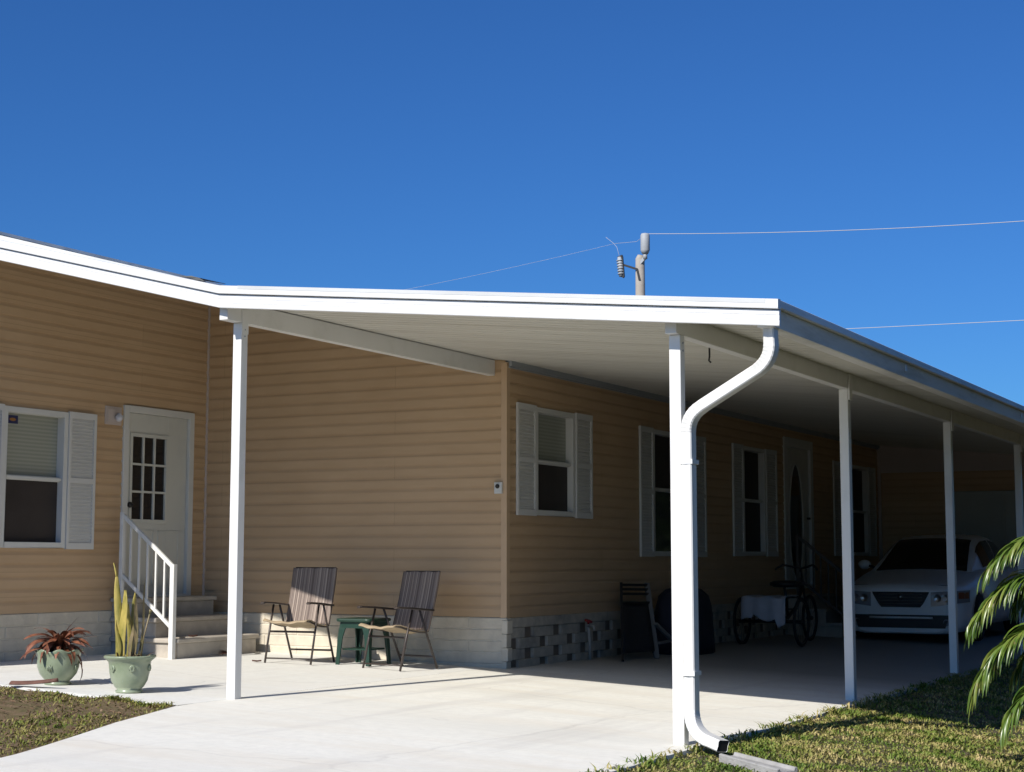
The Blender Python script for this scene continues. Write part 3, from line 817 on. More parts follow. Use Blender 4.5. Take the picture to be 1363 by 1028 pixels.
# ------------------------------------------------------------------ chairs
def build_chair(loc, rz, label):
    ch = thing('folding_chair', label, 'chair', loc, 0, 'striped folding chairs on the porch')
    ox, oy, oz = loc
    def W(x, y, z): return (ox+x, oy+y, oz+z)
    hw = .242
    for s_ in (-1, 1):
        mb = MB(); x = s_*hw
        mb.tube([W(x,-.26,0),W(x,-.19,.27),W(x,-.11,.545)],.0105,8); obj('leg', mb, m_cframe, ch)
        mb = MB(); mb.tube([W(x*.93,.24,0),W(x*.95,.10,.30),W(x*.97,-.01,.545)],.0105,8); obj('leg', mb, m_cframe, ch)
        # armrest: flat plank, tapered
        mb = MB()
        pr = [(-.33,.018,.562),(-.30,.028,.568),(-.12,.030,.558),(.06,.026,.542),(.165,.020,.535)]
        rings = [[W(x+e*w_,y,z+t) for e,t in ((-1,-.009),(1,-.009),(1,.009),(-1,.009))] for y,w_,z in pr]
        mb.loop_sweep(rings); obj('armrest', mb, m_cframe, ch, bevel=.004)
    # seat side rails and seat, back frame
    seatp = [(-.335,.398),(-.305,.410),(-.24,.402),(-.12,.370),(.0,.350),(.09,.345),(.125,.355)]
    backp = [(.125,.355),(.15,.43),(.185,.54),(.212,.63),(.245,.76),(.265,.85),(.275,.885)]
    for s_ in (-1,1):
        mb = MB(); mb.tube([W(s_*(hw-.025),y,z-.008) for y,z in seatp[1:]],.011,8); obj('seat_rail', mb, m_cframe, ch)
    mb = MB()
    pth = [W(-(hw-.025),y,z) for y,z in backp]+[W((hw-.025),y,z) for y,z in backp[::-1]]
    mb.tube(pth,.011,8); obj('back_frame', mb, m_cframe, ch)
    for p_, q_, r_ in ((W(-hw,-.18,.295),W(hw,-.18,.295),.010),(W(-hw*.94,.185,.11),W(hw*.94,.185,.11),.009),(W(-hw,-.247,.05),W(hw,-.247,.05),.007)):
        mb = MB(); mb.tube([p_,q_],r_,8); obj('cross_bar', mb, m_cframe, ch)
    def sheet(prof, wid, sag, nrm=0):
        def f(u, v):
            t = v*(len(prof)-1); i = min(int(t), len(prof)-2); q = t-i
            y = prof[i][0]*(1-q)+prof[i+1][0]*q; z = prof[i][1]*(1-q)+prof[i+1][1]*q
            b = math.sin(math.pi*u)*sag
            return W((u-.5)*2*wid, y+b*(.8 if nrm else 0), z-(0 if nrm else b)+.004*math.sin(u*17+v*9))
        return f
    mb = MB(); mb.grid(sheet(seatp, hw-.015, .022), 16, 24); obj('seat', mb, m_stripepale, ch, fixn=False, thick=.012)
    mb = MB(); mb.grid(sheet([(y-.016,z) for y,z in backp], hw-.008, .012, 1), 16, 24); obj('backrest', mb, m_stripe, ch, fixn=False, thick=.022)
    ch.rotation_euler = (0,0,rz)
    return ch
c1 = build_chair((-1.735,-.86,gz(-1.735)), R(7), 'striped folding chair between the steps and the green table, backrest half in sun')
dup(c1, (-.69,-.74,gz(-.69)), R(-13), 'striped folding chair right of the green table, backrest wholly in shade')
# green folding side table between the chairs
tx, ty = -1.19,-.62; tz = slab(tx,ty)
tb = thing('side_table', 'green resin side table between the two striped chairs', 'table', (tx,ty,tz))
mb = MB(); rg = []
def rsq(r_, z, c=.05, n=5):
    out = []
    for qx,qy,a0 in ((1,1,0),(-1,1,90),(-1,-1,180),(1,-1,270)):
        for k in range(n+1):
            a_ = R(a0+90*k/n); out.append((tx+qx*(r_-c)+c*math.cos(a_), ty+qy*(r_-c)+c*math.sin(a_), tz+z))
    return out
mb.loop_sweep([rsq(.175,.40),rsq(.195,.405),rsq(.20,.42),rsq(.195,.432),rsq(.18,.436)],True,True)
obj('table_top', mb, m_green, tb)
for sx_ in (-1,1):
    for sy_ in (-1,1):
        mb = MB(); px0,py0 = tx+sx_*.155, ty+sy_*.155; rings = []
        for z,w_,o in ((0,.016,.02),(.15,.019,.012),(.26,.024,.006),(.33,.034,.0),(.40,.05,-.012)):
            cx0,cy0 = px0+sx_*o, py0+sy_*o
            rings.append([(cx0+sx_*.014,cy0+sy_*.014,tz+z),(cx0+sx_*.014,cy0-sy_*w_*1.6,tz+z),(cx0+sx_*.002,cy0-sy_*w_*1.6,tz+z),(cx0,cy0,tz+z),(cx0-sx_*w_*1.6,cy0+sy_*.002,tz+z),(cx0-sx_*w_*1.6,cy0+sy_*.014,tz+z)])
        mb.loop_sweep(rings); obj('leg', mb, m_green, tb)
mb = MB(); mb.box(tx-.14,tx+.14,ty-.166,ty-.156,tz+.345,tz+.40); obj('apron', mb, m_green, tb)
mb = MB(); mb.box(tx+.156,tx+.166,ty-.14,ty+.14,tz+.345,tz+.40); obj('apron', mb, m_green, tb)
mb = MB(); mb.box(tx-.145,tx+.145,ty-.145,ty+.145,tz+.14,tz+.155); obj('shelf', mb, m_green, tb, bevel=.004)

# ------------------------------------------------------------------ potted plants
def strap_leaf(mb, base, ang, length, w, up, droop, seg=7, twist=.0, curl=.12):
    """a strap leaf: starts at elevation 'up', bends down by 'droop' along its length"""
    p = Vector(base); el = up; h = Vector((math.cos(ang),math.sin(ang),0)); side = Vector((-math.sin(ang),math.cos(ang),0))
    L = []
    for i in range(seg+1):
        t = i/seg; ww = w*(.75+.5*t)*(1-t**2.6)+.0015
        nrm = Vector((0,0,1))*math.cos(el)-h*math.sin(el)
        sd_ = (side*math.cos(twist*t)+nrm*math.sin(twist*t))
        L.append((p-sd_*ww+nrm*ww*curl*2, p.copy(), p+sd_*ww+nrm*ww*curl*2))
        el -= droop/seg
        p = p+(h*math.cos(el)+Vector((0,0,1))*math.sin(el))*(length/seg)
    pts = [q for r_ in L for q in r_]
    F = []
    for i in range(seg): F += [(i*3,i*3+1,i*3+4,i*3+3),(i*3+1,i*3+2,i*3+5,i*3+4)]
    mb.add(pts, F, True)
def lobed(n, amp, z0, z1):
    def f(r, z, a):
        k = max(0, (z-z0)/(z1-z0)); return (r*(1+amp*k*math.cos(n*a)), z+.010*k*math.cos(n*a))
    return f
bx, by = -1.785,-4.00; bz = slab(bx,by)
pp = thing('potted_plant', 'reddish brown bromeliad spilling over a round green glazed pot on the walkway', 'potted plant', (bx,by,bz), group=None)
mb = MB(); mb.lathe([(0,.0),(.100,.0),(.103,.018),(.085,.025),(.108,.045),(.140,.085),(.158,.135),(.163,.18),(.161,.205),(.168,.235),(.185,.262),(.181,.268),(.165,.25),(.155,.225),(.0,.215)],(bx,by,bz),48,fn=lobed(8,.03,.2,.262))
pot = obj('pot', mb, m_glaze, pp)
for ac in (-70,10):
    mb = MB()
    for k in (2,3,4):   # raised shell emblem
        a_ = R(ac)+R(5)*(k-3); mb.tube([(bx+.156*math.cos(a_),by+.156*math.sin(a_),bz+.105+.010*abs(k-3)),(bx+.166*math.cos(a_),by+.166*math.sin(a_),bz+.135),(bx+.162*math.cos(a_),by+.162*math.sin(a_),bz+.16-.008*abs(k-3))],.006,6)
    obj('moulding', mb, m_glaze, pot)
mb = MB(); mb.lathe([(0,.235),(.160,.232)],(bx,by,bz),24); obj('soil', mb, m_soilpot, pp)
mb = MB()
for i in range(58):
    a_ = i*2.39996+rnd.uniform(-.25,.25); up = rnd.uniform(.2,1.15)
    strap_leaf(mb,(bx+.03*math.cos(a_),by+.03*math.sin(a_),bz+.25+rnd.uniform(0,.10)),a_,rnd.uniform(.18,.30),rnd.uniform(.018,.030),up,rnd.uniform(.9,1.9),8,rnd.uniform(-.9,.9))
for i in range(12):
    a_ = i*2.39996+1; strap_leaf(mb,(bx,by,bz+.33),a_,rnd.uniform(.13,.25),rnd.uniform(.010,.016),rnd.uniform(.4,1.1),rnd.uniform(.4,1.6),7,rnd.uniform(-.6,.6))
strap_leaf(mb,(bx+.03,by,bz+.36),R(20),.22,.014,1.0,.2,7,.3)
obj('leaves', mb, m_brom, pp, fixn=False)
mb = MB()
for i in range(8):
    a_ = i*2.39996+.5; strap_leaf(mb,(bx+.04*math.cos(a_),by+.04*math.sin(a_),bz+.24),a_,rnd.uniform(.20,.30),rnd.uniform(.012,.02),rnd.uniform(.0,.5),rnd.uniform(1.6,2.8),7,rnd.uniform(-1.2,1.2))
obj('withered_leaves', mb, m_leafdry, pp, fixn=False)
mb = MB(); mb.tube([(bx,by,bz+.22),(bx+.01,by,bz+.36)],[.05,.02],8); obj('stem', mb, m_leafdry, pp)
# second pot
bx, by = -.985,-4.09; bz = slab(bx,by)
pp = thing('potted_plant', 'tall yellowed upright leaves in a wide rimmed green pot near the left post', 'potted plant', (bx,by,bz))
mb = MB(); mb.lathe([(0,.0),(.098,.0),(.101,.018),(.087,.025),(.108,.045),(.134,.09),(.147,.145),(.153,.20),(.157,.23),(.174,.245),(.190,.258),(.193,.270),(.186,.276),(.164,.268),(.15,.245),(.0,.24)],(bx,by,bz),48)
pot = obj('pot', mb, m_glaze, pp)
for ac in (-100, -42, 20):
    mb = MB()
    for s_ in (-1,1):
        pth = []
        for k in range(13):
            th = k/12*4.6; rr = .028*(1-th/6.2)
            a_ = R(ac)+s_*(.10+rr*math.cos(th)*4.2-.1); zz = .175+rr*math.sin(th)*1.4
            pth.append((bx+.156*math.cos(a_),by+.156*math.sin(a_),bz+zz))
        mb.tube(pth,.007,6)
    obj('moulding', mb, m_glaze, pot)
mb = MB(); mb.lathe([(0,.262),(.09,.258),(.158,.25)],(bx,by,bz),24); obj('soil', mb, m_soilpot, pp)
def upright(mb, x, y, h, w, leanx, leany, seg=10, fold=.5, wig=0.):
    rows_ = []
    for i in range(seg+1):
        t = i/seg; ww = w*(.55+.9*t-.2*t*t)*max(0,1-t**4)**.8
        ww = max(ww,.0015)
        px_ = x+leanx*t*h+wig*math.sin(t*5)*.02; py_ = y+leany*t*h; a_ = .5+wig*t*1.6
        rows_.append([(px_-ww*math.cos(a_),py_-ww*math.sin(a_),bz+.24+h*t),(px_,py_+ww*fold,bz+.24+h*t*.997),(px_+ww*math.cos(a_),py_+ww*math.sin(a_),bz+.24+h*t)])
    pts = [q for r_ in rows_ for q in r_]; F = []
    for i in range(seg): F += [(i*3,i*3+1,i*3+4,i*3+3),(i*3+1,i*3+2,i*3+5,i*3+4)]
    mb.add(pts, F, True)
mb = MB()
for (dx,dy,h,w_,lx,ly,wg) in ((-.075,-.05,.66,.030,-.05,.02,.5),(-.055,-.02,.52,.027,-.02,.0,-.6),(-.015,-.07,.52,.034,.02,.0,-.5),(.0,.02,.50,.030,.03,.03,.7),(-.04,-.09,.30,.018,-.03,0,.9),(.02,-.05,.42,.027,.02,.02,1.0)):
    upright(mb,bx+dx,by+dy,h,w_,lx,ly,wig=wg)
strap_leaf(mb,(bx-.11,by-.05,bz+.86),R(170),.11,.007,1.45,.4,5)
obj('leaves', mb, m_sans, pp, fixn=False, thick=.006)
mb = MB()
for (dx,dy,h,w_,lx,ly,wg) in ((.045,-.02,.47,.018,.05,.02,.6),(.065,-.08,.27,.016,.08,0,-.4),(.03,.05,.62,.010,.12,.0,.9),(.05,-.06,.36,.012,.06,.01,1.2),(-.02,.04,.40,.014,.0,.0,-1)):
    upright(mb,bx+dx,by+dy,h,w_,lx,ly,wig=wg)
obj('dry_leaves', mb, m_sansdark, pp, fixn=False)
mb = MB(); mb.tube([(bx+.10,by,bz+.24),(bx+.13,by,bz+.42),(bx+.185,by,bz+.60)],[.007,.005,.007],6)
mb.tube([(bx+.18,by,bz+.585),(bx+.19,by,bz+.615)],[.007,.014],6); obj('dry_stalk', mb, m_sansdark, pp)
mb = MB()
for i in range(70):
    a_ = rnd.uniform(0,6.28); r_ = rnd.uniform(.02,.14); strap_leaf(mb,(bx+.03+r_*math.cos(a_)*.85,by+r_*math.sin(a_)*.85,bz+.255),rnd.uniform(0,6.28),rnd.uniform(.05,.12),.006,rnd.uniform(.3,1.2),rnd.uniform(.5,2),4)
obj('ground_cover', mb, m_litter, pp, fixn=False)

# dry palm sheath lying on the edge of the bed
mb = MB(); x0,y0 = -1.93,-4.34; x1,y1 = -1.53,-4.27
def sheath(u, v):
    t = v; w_ = .045*math.sin(math.pi*min(.97,.12+.85*t))**.7; z = slab(x0,y0)+.012+.03*t*t
    return (x0+(x1-x0)*t+(u-.5)*w_*.3, y0+(y1-y0)*t+(u-.5)*2*w_, z+.026*math.cos((u-.5)*3))
mb.grid(sheath,8,16)
tag(obj('palm_sheath', mb, m_leafdry, thick=.006, fixn=False), 'curled brown dry palm sheath lying where the bed meets the walkway', 'dry leaf')
# small dry leaves on the paving
def dry_leaf(x, y, s_, a_, label):
    z = slab(x,y)
    if x < -2.75 and y > -1.45: z = .272
    mb = MB()
    def f(u, v):
        w_ = math.sin(math.pi*min(.98,max(.02,v)))*.4
        X_ = (v-.5)*2*s_; Y_ = (u-.5)*2*s_*w_
        return (x+X_*math.cos(a_)-Y_*math.sin(a_), y+X_*math.sin(a_)+Y_*math.cos(a_), z+.006+.3*s_*(u-.5)**2*4+.25*s_*abs(v-.5))
    mb.grid(f,4,6); return tag(obj('dry_leaf', mb, m_leafdry, fixn=False), label, 'dry leaf')
dry_leaf(-2.02,-1.17,.045,.4,'small curled dry leaf on the paving at the left chair')
dry_leaf(-2.80,-1.15,.05,1.2,'curled dry leaf on the lowest step beside the handrail')
# shell-like ornament on the paving by the steps
mb = MB(); ox, oy = -2.62,-.80; oz = slab(ox,oy)
for i in range(9):
    a_ = R(-60+15*i); strap_leaf(mb,(ox,oy,oz+.015),R(200)+a_*.5,.13,.02,.9-.1*abs(i-4),.9,6,.3)
tag(obj('leaf_clump', mb, m_leafdry, fixn=False), 'brown clump of dry leaves against the lowest step behind the left post', 'dry leaves')

# splash block under the downspout
mb = MB(); a = Vector((3.80,-4.22,0)); b = Vector((4.24,-4.42,0)); d = (b-a).normalized(); s_ = Vector((-d.y,d.x,0))
rings = []
for t in range(7):
    p = a+(b-a)*(t/6); z = lawn(p.x,p.y)+.004; w_ = .075+.012*t/6
    rings.append([p+s_*k*w_+Vector((0,0,z+h)) for k,h in ((-1,.0),(1,.0),(1,.052),(.72,.056),(.6,.036),(-.6,.036),(-.72,.056),(-1,.052))])
mb.loop_sweep(rings); tag(obj('splash_block', mb, m_splash, bevel=.004), 'grey concrete splash block on the grass under the downspout', 'splash block')

# ------------------------------------------------------------------ things along the carport wall
# water spigot
sp = thing('water_spigot', 'standing water pipe with a red valve in front of the screen blocks', 'spigot', (.07,1.66,-.01))
mb = MB(); mb.tube([(.07,1.70,-.02),(.07,1.69,.18),(.07,1.66,.36)],.016,8); mb.tube([(.07,1.66,.34),(.15,1.62,.34),(.16,1.62,.30)],.014,8); obj('pipe', mb, m_pole, sp)
mb = MB(); mb.tube([(.07,1.66,.385),(.075,1.66,.40)],.042,10); mb.tube([(.07,1.66,.36),(.07,1.66,.39)],.012,6); obj('valve_handle', mb, m_red, sp)
# folded recliner leaning against the wall
fc = thing('folded_recliner', 'folded grey framed recliner with black sling leaning on the screen block wall', 'chair', (.3,2.2,-.02))
mb = MB()
mb.bar((.42,1.74,-.01),(.10,2.42,.77),.03,.035); obj('side_rail', mb, m_dark, fc)
mb = MB(); mb.bar((.50,2.44,-.02),(.20,2.88,.76),.055,.035); obj('side_rail', mb, m_greyrail, fc)
mb = MB()
for t in (.86,.92,.98,.74): 
    p = Vector((.42,1.74,-.01)).lerp(Vector((.10,2.42,.77)),t); q = Vector((.50,2.44,-.02)).lerp(Vector((.20,2.88,.76)),t); mb.bar(p,q,.03,.028)
obj('slat', mb, m_dark, fc)
mb = MB(); A0,B0,A1,B1 = Vector((.42,1.76,.06)),Vector((.48,2.42,.06)),Vector((.20,2.25,.56)),Vector((.27,2.74,.56))
mb.grid(lambda u,v: (A0.lerp(B0,u)).lerp(A1.lerp(B1,u),v)+Vector((-.04*math.sin(math.pi*u),0,0)),8,8); obj('sling', mb, m_dark2, fc, thick=.012)
mb = MB(); mb.bar((.42,2.60,.34),(.52,2.90,.12),.045,.03); mb.bar((.52,2.88,.16),(.54,2.92,-.03),.045,.03); mb.bar((.50,2.50,.14),(.53,2.90,.16),.03,.025); obj('rear_leg', mb, m_greyrail, fc)
# covered barbecue
bb = thing('covered_grill', 'rounded barbecue grill under a dark navy cover beside the recliner', 'grill cover', (.38,3.5,-.02))
mb = MB(); rings = []
for k,(z,rx,ry) in enumerate([(.0,.27,.46),(.15,.265,.455),(.35,.255,.44),(.52,.245,.42),(.64,.22,.37),(.71,.16,.27),(.745,.08,.13),(.75,.01,.02)]):
    rg = []
    for i in range(36):
        a_ = 2*math.pi*i/36; f = (1+.035*math.sin(a_*9)*(1-z/.75)); c_, s_ = math.cos(a_), math.sin(a_)
        c_ = math.copysign(abs(c_)**.6,c_); s_ = math.copysign(abs(s_)**.6,s_)
        rg.append((.38+rx*c_*f,3.5+ry*s_*f,-.02+z))
    rings.append(rg)
mb.loop_sweep(rings,True,True,True); obj('cover', mb, m_navy, bb)
# tricycle seen from behind
tr = thing('tricycle', 'adult tricycle parked by the wall with a white cloth over its rear basket', 'tricycle', (.68,5.9,-.03))
def wheel(cx_, cy_, r_, ax='x'):
    mb = MB(); zc = r_-.03
    mb.tube([(cx_,cy_+r_*.94*math.cos(k*math.pi/14),zc+r_*.94*math.sin(k*math.pi/14)) for k in range(29)],r_*.06,8,cap=False)
    w = obj('wheel', mb, m_rubber, tr)
    mb = MB(); mb.tube([(cx_,cy_+r_*.86*math.cos(k*math.pi/14),zc+r_*.86*math.sin(k*math.pi/14)) for k in range(29)],.012,6,cap=False)
    for k in range(14):
        a_ = k*math.pi/7; mb.tube([(cx_,cy_,zc),(cx_,cy_+r_*.86*math.cos(a_),zc+r_*.86*math.sin(a_))],.002,4,cap=False)
    mb.tube([(cx_-.04,cy_,zc),(cx_+.04,cy_,zc)],.025,8); obj('rim', mb, m_dark, w)
wheel(.30,5.6,.30); wheel(1.06,5.6,.30); wheel(.70,7.05,.30)
mb = MB(); mb.tube([(.30,5.6,.27),(1.06,5.6,.27)],.02,8); mb.tube([(.69,5.6,.27),(.69,6.2,.30),(.70,6.55,.45),(.70,6.78,.72)],.022,8)
mb.tube([(.69,6.2,.30),(.70,6.05,.70)],.018,8); mb.tube([(.70,6.74,.80),(.70,6.82,.6),(.70,7.05,.27)],.018,8); mb.tube([(.70,6.74,.80),(.70,6.72,.90)],.014,8); obj('frame', mb, m_dark, tr)
mb = MB(); mb.tube([(.42,6.52,.90),(.50,6.60,.96),(.62,6.70,.93),(.70,6.72,.91),(.78,6.70,.93),(.90,6.60,.96),(.98,6.52,.90)],.014,8); obj('handlebar', mb, m_dark, tr)
mb = MB(); mb.lathe([(0,.0),(.16,.005),(.21,.03),(.21,.06),(.15,.085),(0,.09)],(.74,6.02,.68),20); obj('saddle', mb, m_dark, tr)
mb = MB()
for z in (.28,.42,.56):
    mb.tube([(.42,5.35,z),(.94,5.35,z),(.94,5.85,z),(.42,5.85,z),(.42,5.35,z)],.006,6)
for x in (.42,.55,.68,.81,.94): mb.tube([(x,5.35,.28),(x,5.35,.56)],.004,5); mb.tube([(x,5.85,.28),(x,5.85,.56)],.004,5)
obj('basket', mb, m_dark, tr)
mb = MB()
def drape(u, v):
    x = .39+.56*u; hem = .27+.05*math.sin(u*7+.5)-.07*(u > .82)+.06*(.25<u<.8)
    if v < .4: y = 5.85-(v/.4)*.52; z = .575+.012*math.sin(u*14)
    else: t = (v-.4)/.6; y = 5.33-.015*t-.012*math.sin(u*19); z = .575-(.575-hem)*t
    return (x,y,z-.0)
mb.grid(drape,30,16); tag(obj('cloth', mb, m_cloth, thick=.006, fixn=False), 'white cloth hanging over the rear basket of the tricycle', 'cloth')

# ------------------------------------------------------------------ car
CX, CY = 1.66, 7.96; CZ = slab(CX,CY)
car = thing('parked_car', 'silver white sedan parked nose out at the back of the carport', 'car', (CX,CY,CZ))
def cw(x,y,z): return (CX+x, CY+y, CZ+z*1.045)
ST = [(0,.60,.13,.655),(.03,.68,.115,.69),(.08,.74,.11,.712),(.18,.795,.11,.735),(.40,.835,.12,.765),(.75,.855,.15,.825),(1.1,.862,.175,.885),(1.35,.865,.175,.92),(2.0,.87,.175,.94),(3.0,.87,.175,.95),(3.6,.865,.18,.965),(4.05,.85,.2,.99),(4.4,.80,.24,.98),(4.52,.72,.32,.92)]
def sect(y,w_,zb_,zt):
    h = zt-zb_
    half = [(0,zb_),(.70*w_,zb_),(.93*w_,zb_+.03),(.985*w_,zb_+.12*h+.05),(w_,zb_+.5*h),(.985*w_,zb_+.74*h),(.945*w_,zt-.045),(.87*w_,zt-.012),(.55*w_,zt+.012),(0,zt+.025)]
    return [cw(x,y,z) for x,z in half]+[cw(-x,y,z) for x,z in half[-2:0:-1]]
mb = MB(); mb.loop_sweep([sect(*s_) for s_ in ST],True,True,True)
CB = [(1.10,.70,.70,.885,.89),(1.30,.72,.66,.90,.99),(1.85,.745,.575,.93,1.28),(2.15,.75,.56,.94,1.365),(2.6,.75,.56,.945,1.39),(3.1,.745,.555,.95,1.365),(3.5,.735,.56,.96,1.25),(3.95,.70,.63,.985,1.0)]
def cab(y,wb,wt,zb_,zt):
    half = [(wb,zb_-.02),((wb*2+wt)/3,zb_+(zt-zb_)*.36),((wb+2*wt)/3+.005,zb_+(zt-zb_)*.70),(wt,zt-.04*(zt-zb_)/.4),(wt*.90,zt-.012),(wt*.5,zt+.008),(0,zt+.014)]
    return [cw(x,y,z) for x,z in half]+[cw(-x,y,z) for x,z in half[-2::-1]]
rings = [cab(*s_) for s_ in CB]
mb.loop_sweep(rings,False,False,True)
body = obj('body', mb, m_car, car)
# wheel arches cut from the body
cut = MB()
for yw in (.86,3.50):
    n_ = 28; rg = [[(CX+xx,CY+yw+.345*math.cos(2*math.pi*k/n_),CZ+.31+.345*math.sin(2*math.pi*k/n_)) for k in range(n_)] for xx in (.60,1.0)]
    cut.loop_sweep(rg); rg = [[(CX-xx,CY+yw+.345*math.cos(2*math.pi*k/n_),CZ+.31+.345*math.sin(2*math.pi*k/n_)) for k in range(n_)] for xx in (1.0,.60)]
    cut.loop_sweep(rg)
co = obj('arch_cutter', cut, m_dark)
co.location = (-CX,-CY,-CZ); co.parent = car
bo = body.modifiers.new('arch','BOOLEAN'); bo.object = co; bo.operation = 'DIFFERENCE'; bo.solver = 'EXACT'
bpy.context.view_layer.update()
dg = bpy.context.evaluated_depsgraph_get(); newme = bpy.data.meshes.new_from_object(body.evaluated_get(dg))
body.modifiers.clear(); body.data = newme; newme.name = 'body'
bpy.data.objects.remove(co, do_unlink=True)
# windscreen and side glass follow the cabin
def cabpt(t, k, off):            # t station param, k index along half profile 0..6
    i = min(int(t), len(CB)-2); q = t-i
    def hp(s_): 
        y,wb,wt,zb_,zt = s_
        return [(wb,zb_-.02),((wb*2+wt)/3,zb_+(zt-zb_)*.36),((wb+2*wt)/3+.005,zb_+(zt-zb_)*.70),(wt,zt-.04*(zt-zb_)/.4),(wt*.90,zt-.012),(wt*.5,zt+.008),(0,zt+.014)]
    a_ = hp(CB[i]); b_ = hp(CB[i+1]); j = min(int(k),5); r_ = k-j
    x = (a_[j][0]*(1-r_)+a_[j+1][0]*r_)*(1-q)+(b_[j][0]*(1-r_)+b_[j+1][0]*r_)*q
    z = (a_[j][1]*(1-r_)+a_[j+1][1]*r_)*(1-q)+(b_[j][1]*(1-r_)+b_[j+1][1]*r_)*q
    return x, CB[i][0]*(1-q)+CB[i+1][0]*q, z
def ws(u, v):
    kk = 3.9+2.1*(1-abs(2*u-1)); sg = 1 if u < .5 else -1
    x,y,z = cabpt(.12+2.35*v if True else 0, kk, 0); return cw(sg*x, y-.010, z+.008)
mb = MB(); mb.grid(ws,16,12); obj('windscreen', mb, m_carglass, car, fixn=False)
for sg in (1,-1):
    for (ta,tb_) in ((1.7,3.9),(4.05,5.9)):
        mb = MB()
        def sgf(u, v):
            t = ta+(tb_-ta)*u; x,y,z = cabpt(t,.35+2.35*v,0); return cw(sg*(x+.008), y, z)
        mb.grid(sgf,8,5); obj('side_window', mb, m_carglass, car, fixn=False)
def nose(x):
    x = abs(x); P = [(0,0),(.60,0.0),(.68,.03),(.74,.08),(.795,.18),(.835,.40)]
    for (a_,b_),(c_,d_) in zip(P,P[1:]):
        if x <= c_: return b_+(d_-b_)*(x-a_)/(c_-a_)
    return .4
def front_patch(name, pts_fn, m, nu=12, nv=5, off=.012, parent=None):
    mb = MB()
    def f(u,v):
        x,z = pts_fn(u,v); return cw(x, nose(x)-off+.55*max(0,z-.62), z)
    mb.grid(f,nu,nv); return obj(name, mb, m, parent or car, fixn=False)
gr = front_patch('grille', lambda u,v: ((u-.5)*2*(.26+.13*v**.8), .445+.205*v), m_dark)
mb = MB()
for k in range(4):
    z = .49+.04*k; mb.tube([cw(x_,-.018+.55*max(0,z-.62),z) for x_ in (-.29,0,.29)],.004,5)
obj('grille_bar', mb, m_greyrail, gr)
for sg in (1,-1):
    hl = front_patch('headlight', lambda u,v: (sg*(.40+.43*u), .455+.055*u+(.195-.045*u-.015*(1-u))*v), m_lamp, 14, 5, .014)
    front_patch('indicator', lambda u,v: (sg*(.745+.08*u), .555+.08*v), m_amber, 5, 3, .018, hl)
    for q in (.49,.61):
        mb = MB(); mb.lathe([(0,-.03),(.045,-.012),(.05,0)],(0,0,0),14)
        mb.v = [cw(sg*q+x, nose(q)-.018-z*.3-.004, .560+y) for (x,y,z) in mb.v]; obj('bulb', mb, m_chrome, hl, fixn=False)
front_patch('lower_intake', lambda u,v: ((u-.5)*2*(.58+.06*v), .185+.165*v), m_dark, 14, 3, .010)
mb = MB(); mb.tube([cw(x_,nose(x_)-.02,.315) for x_ in (-.42,-.2,0,.2,.42)],.014,8); obj('bumper_bar', mb, m_car, car)
for sg in (1,-1):
    mb = MB(); mb.lathe([(0,-.03),(.04,-.01),(.045,.0)],(0,0,0),12)
    mb.v = [cw(sg*.60+x, -.01-z*.3, .26+y) for (x,y,z) in mb.v]; obj('fog_lamp', mb, m_lamp, car, fixn=False)
mb = MB(); mb.lathe([(0,.0),(.03,.0),(.034,.004),(.0,.008)],(0,0,0),18); mb.v = [cw(x,-.018-z,.575+y) for (x,y,z) in mb.v]; obj('badge', mb, m_chrome, car)
mb = MB()
for sg in (1,-1): mb.tube([cw(sg*.62*(1-.25*k/8), .16+.95*k/8, .735+.165*k/8+.006*math.sin(math.pi*k/8)) for k in range(9)],.004,4)
mb = MB(); mb.tube([cw(-.66+1.32*k/12, .115-.05*math.cos((k-6)/6*1.2)+.02, .722) for k in range(13)],.004,4); obj('bonnet_gap', mb, m_dark, car)
for sg in (1,-1):
    mb = MB(); mb.lathe([(0,.0),(.06,.005),(.095,.03),(.09,.06),(.0,.075)],(0,0,0),16)
    mb.v = [cw(sg*(.88+.09*1)+x*1.0-sg*.02, 1.62+z*1.1, .98+y*.7) for x,y,z in mb.v]
    mr = obj('wing_mirror', mb, m_car, car); mb = MB(); mb.bar(cw(sg*.80,1.64,.94),cw(sg*.90,1.66,.97),.04,.03); obj('arm', mb, m_dark, mr)
for sg in (1,-1):
    for yw in (.86,3.50):
        mb = MB(); prof = [(.17,-.09),(.20,-.105),(.285,-.10),(.308,-.07),(.31,0),(.308,.07),(.285,.10),(.20,.105),(.17,.09)]
        pts=[]; n_=32
        for r_,o in prof:
            for k in range(n_):
                a_=2*math.pi*k/n_; pts.append(cw(sg*.765+o,yw+r_*math.cos(a_),.31+r_*math.sin(a_)))
        mb.add(pts,[(i*n_+k,i*n_+(k+1)%n_,(i+1)*n_+(k+1)%n_,(i+1)*n_+k) for i in range(len(prof)-1) for k in range(n_)],True)
        w = obj('wheel', mb, m_rubber, car)
        mb = MB(); pts=[]
        for r_,o in [(.19,.07),(.185,.095),(.16,.09),(.05,.085),(.045,.098),(0,.10)]:
            for k in range(n_):
                a_=2*math.pi*k/n_; rr=r_; dent=.02 if (r_ in (.16,) and k%4<2) else 0
                pts.append(cw(sg*(.765+o-dent),yw+rr*math.cos(a_),.31+rr*math.sin(a_)))
        mb.add(pts,[(i*n_+k,i*n_+(k+1)%n_,(i+1)*n_+(k+1)%n_,(i+1)*n_+k) for i in range(5) for k in range(n_)],True)
        obj('rim', mb, m_polegrey, w)

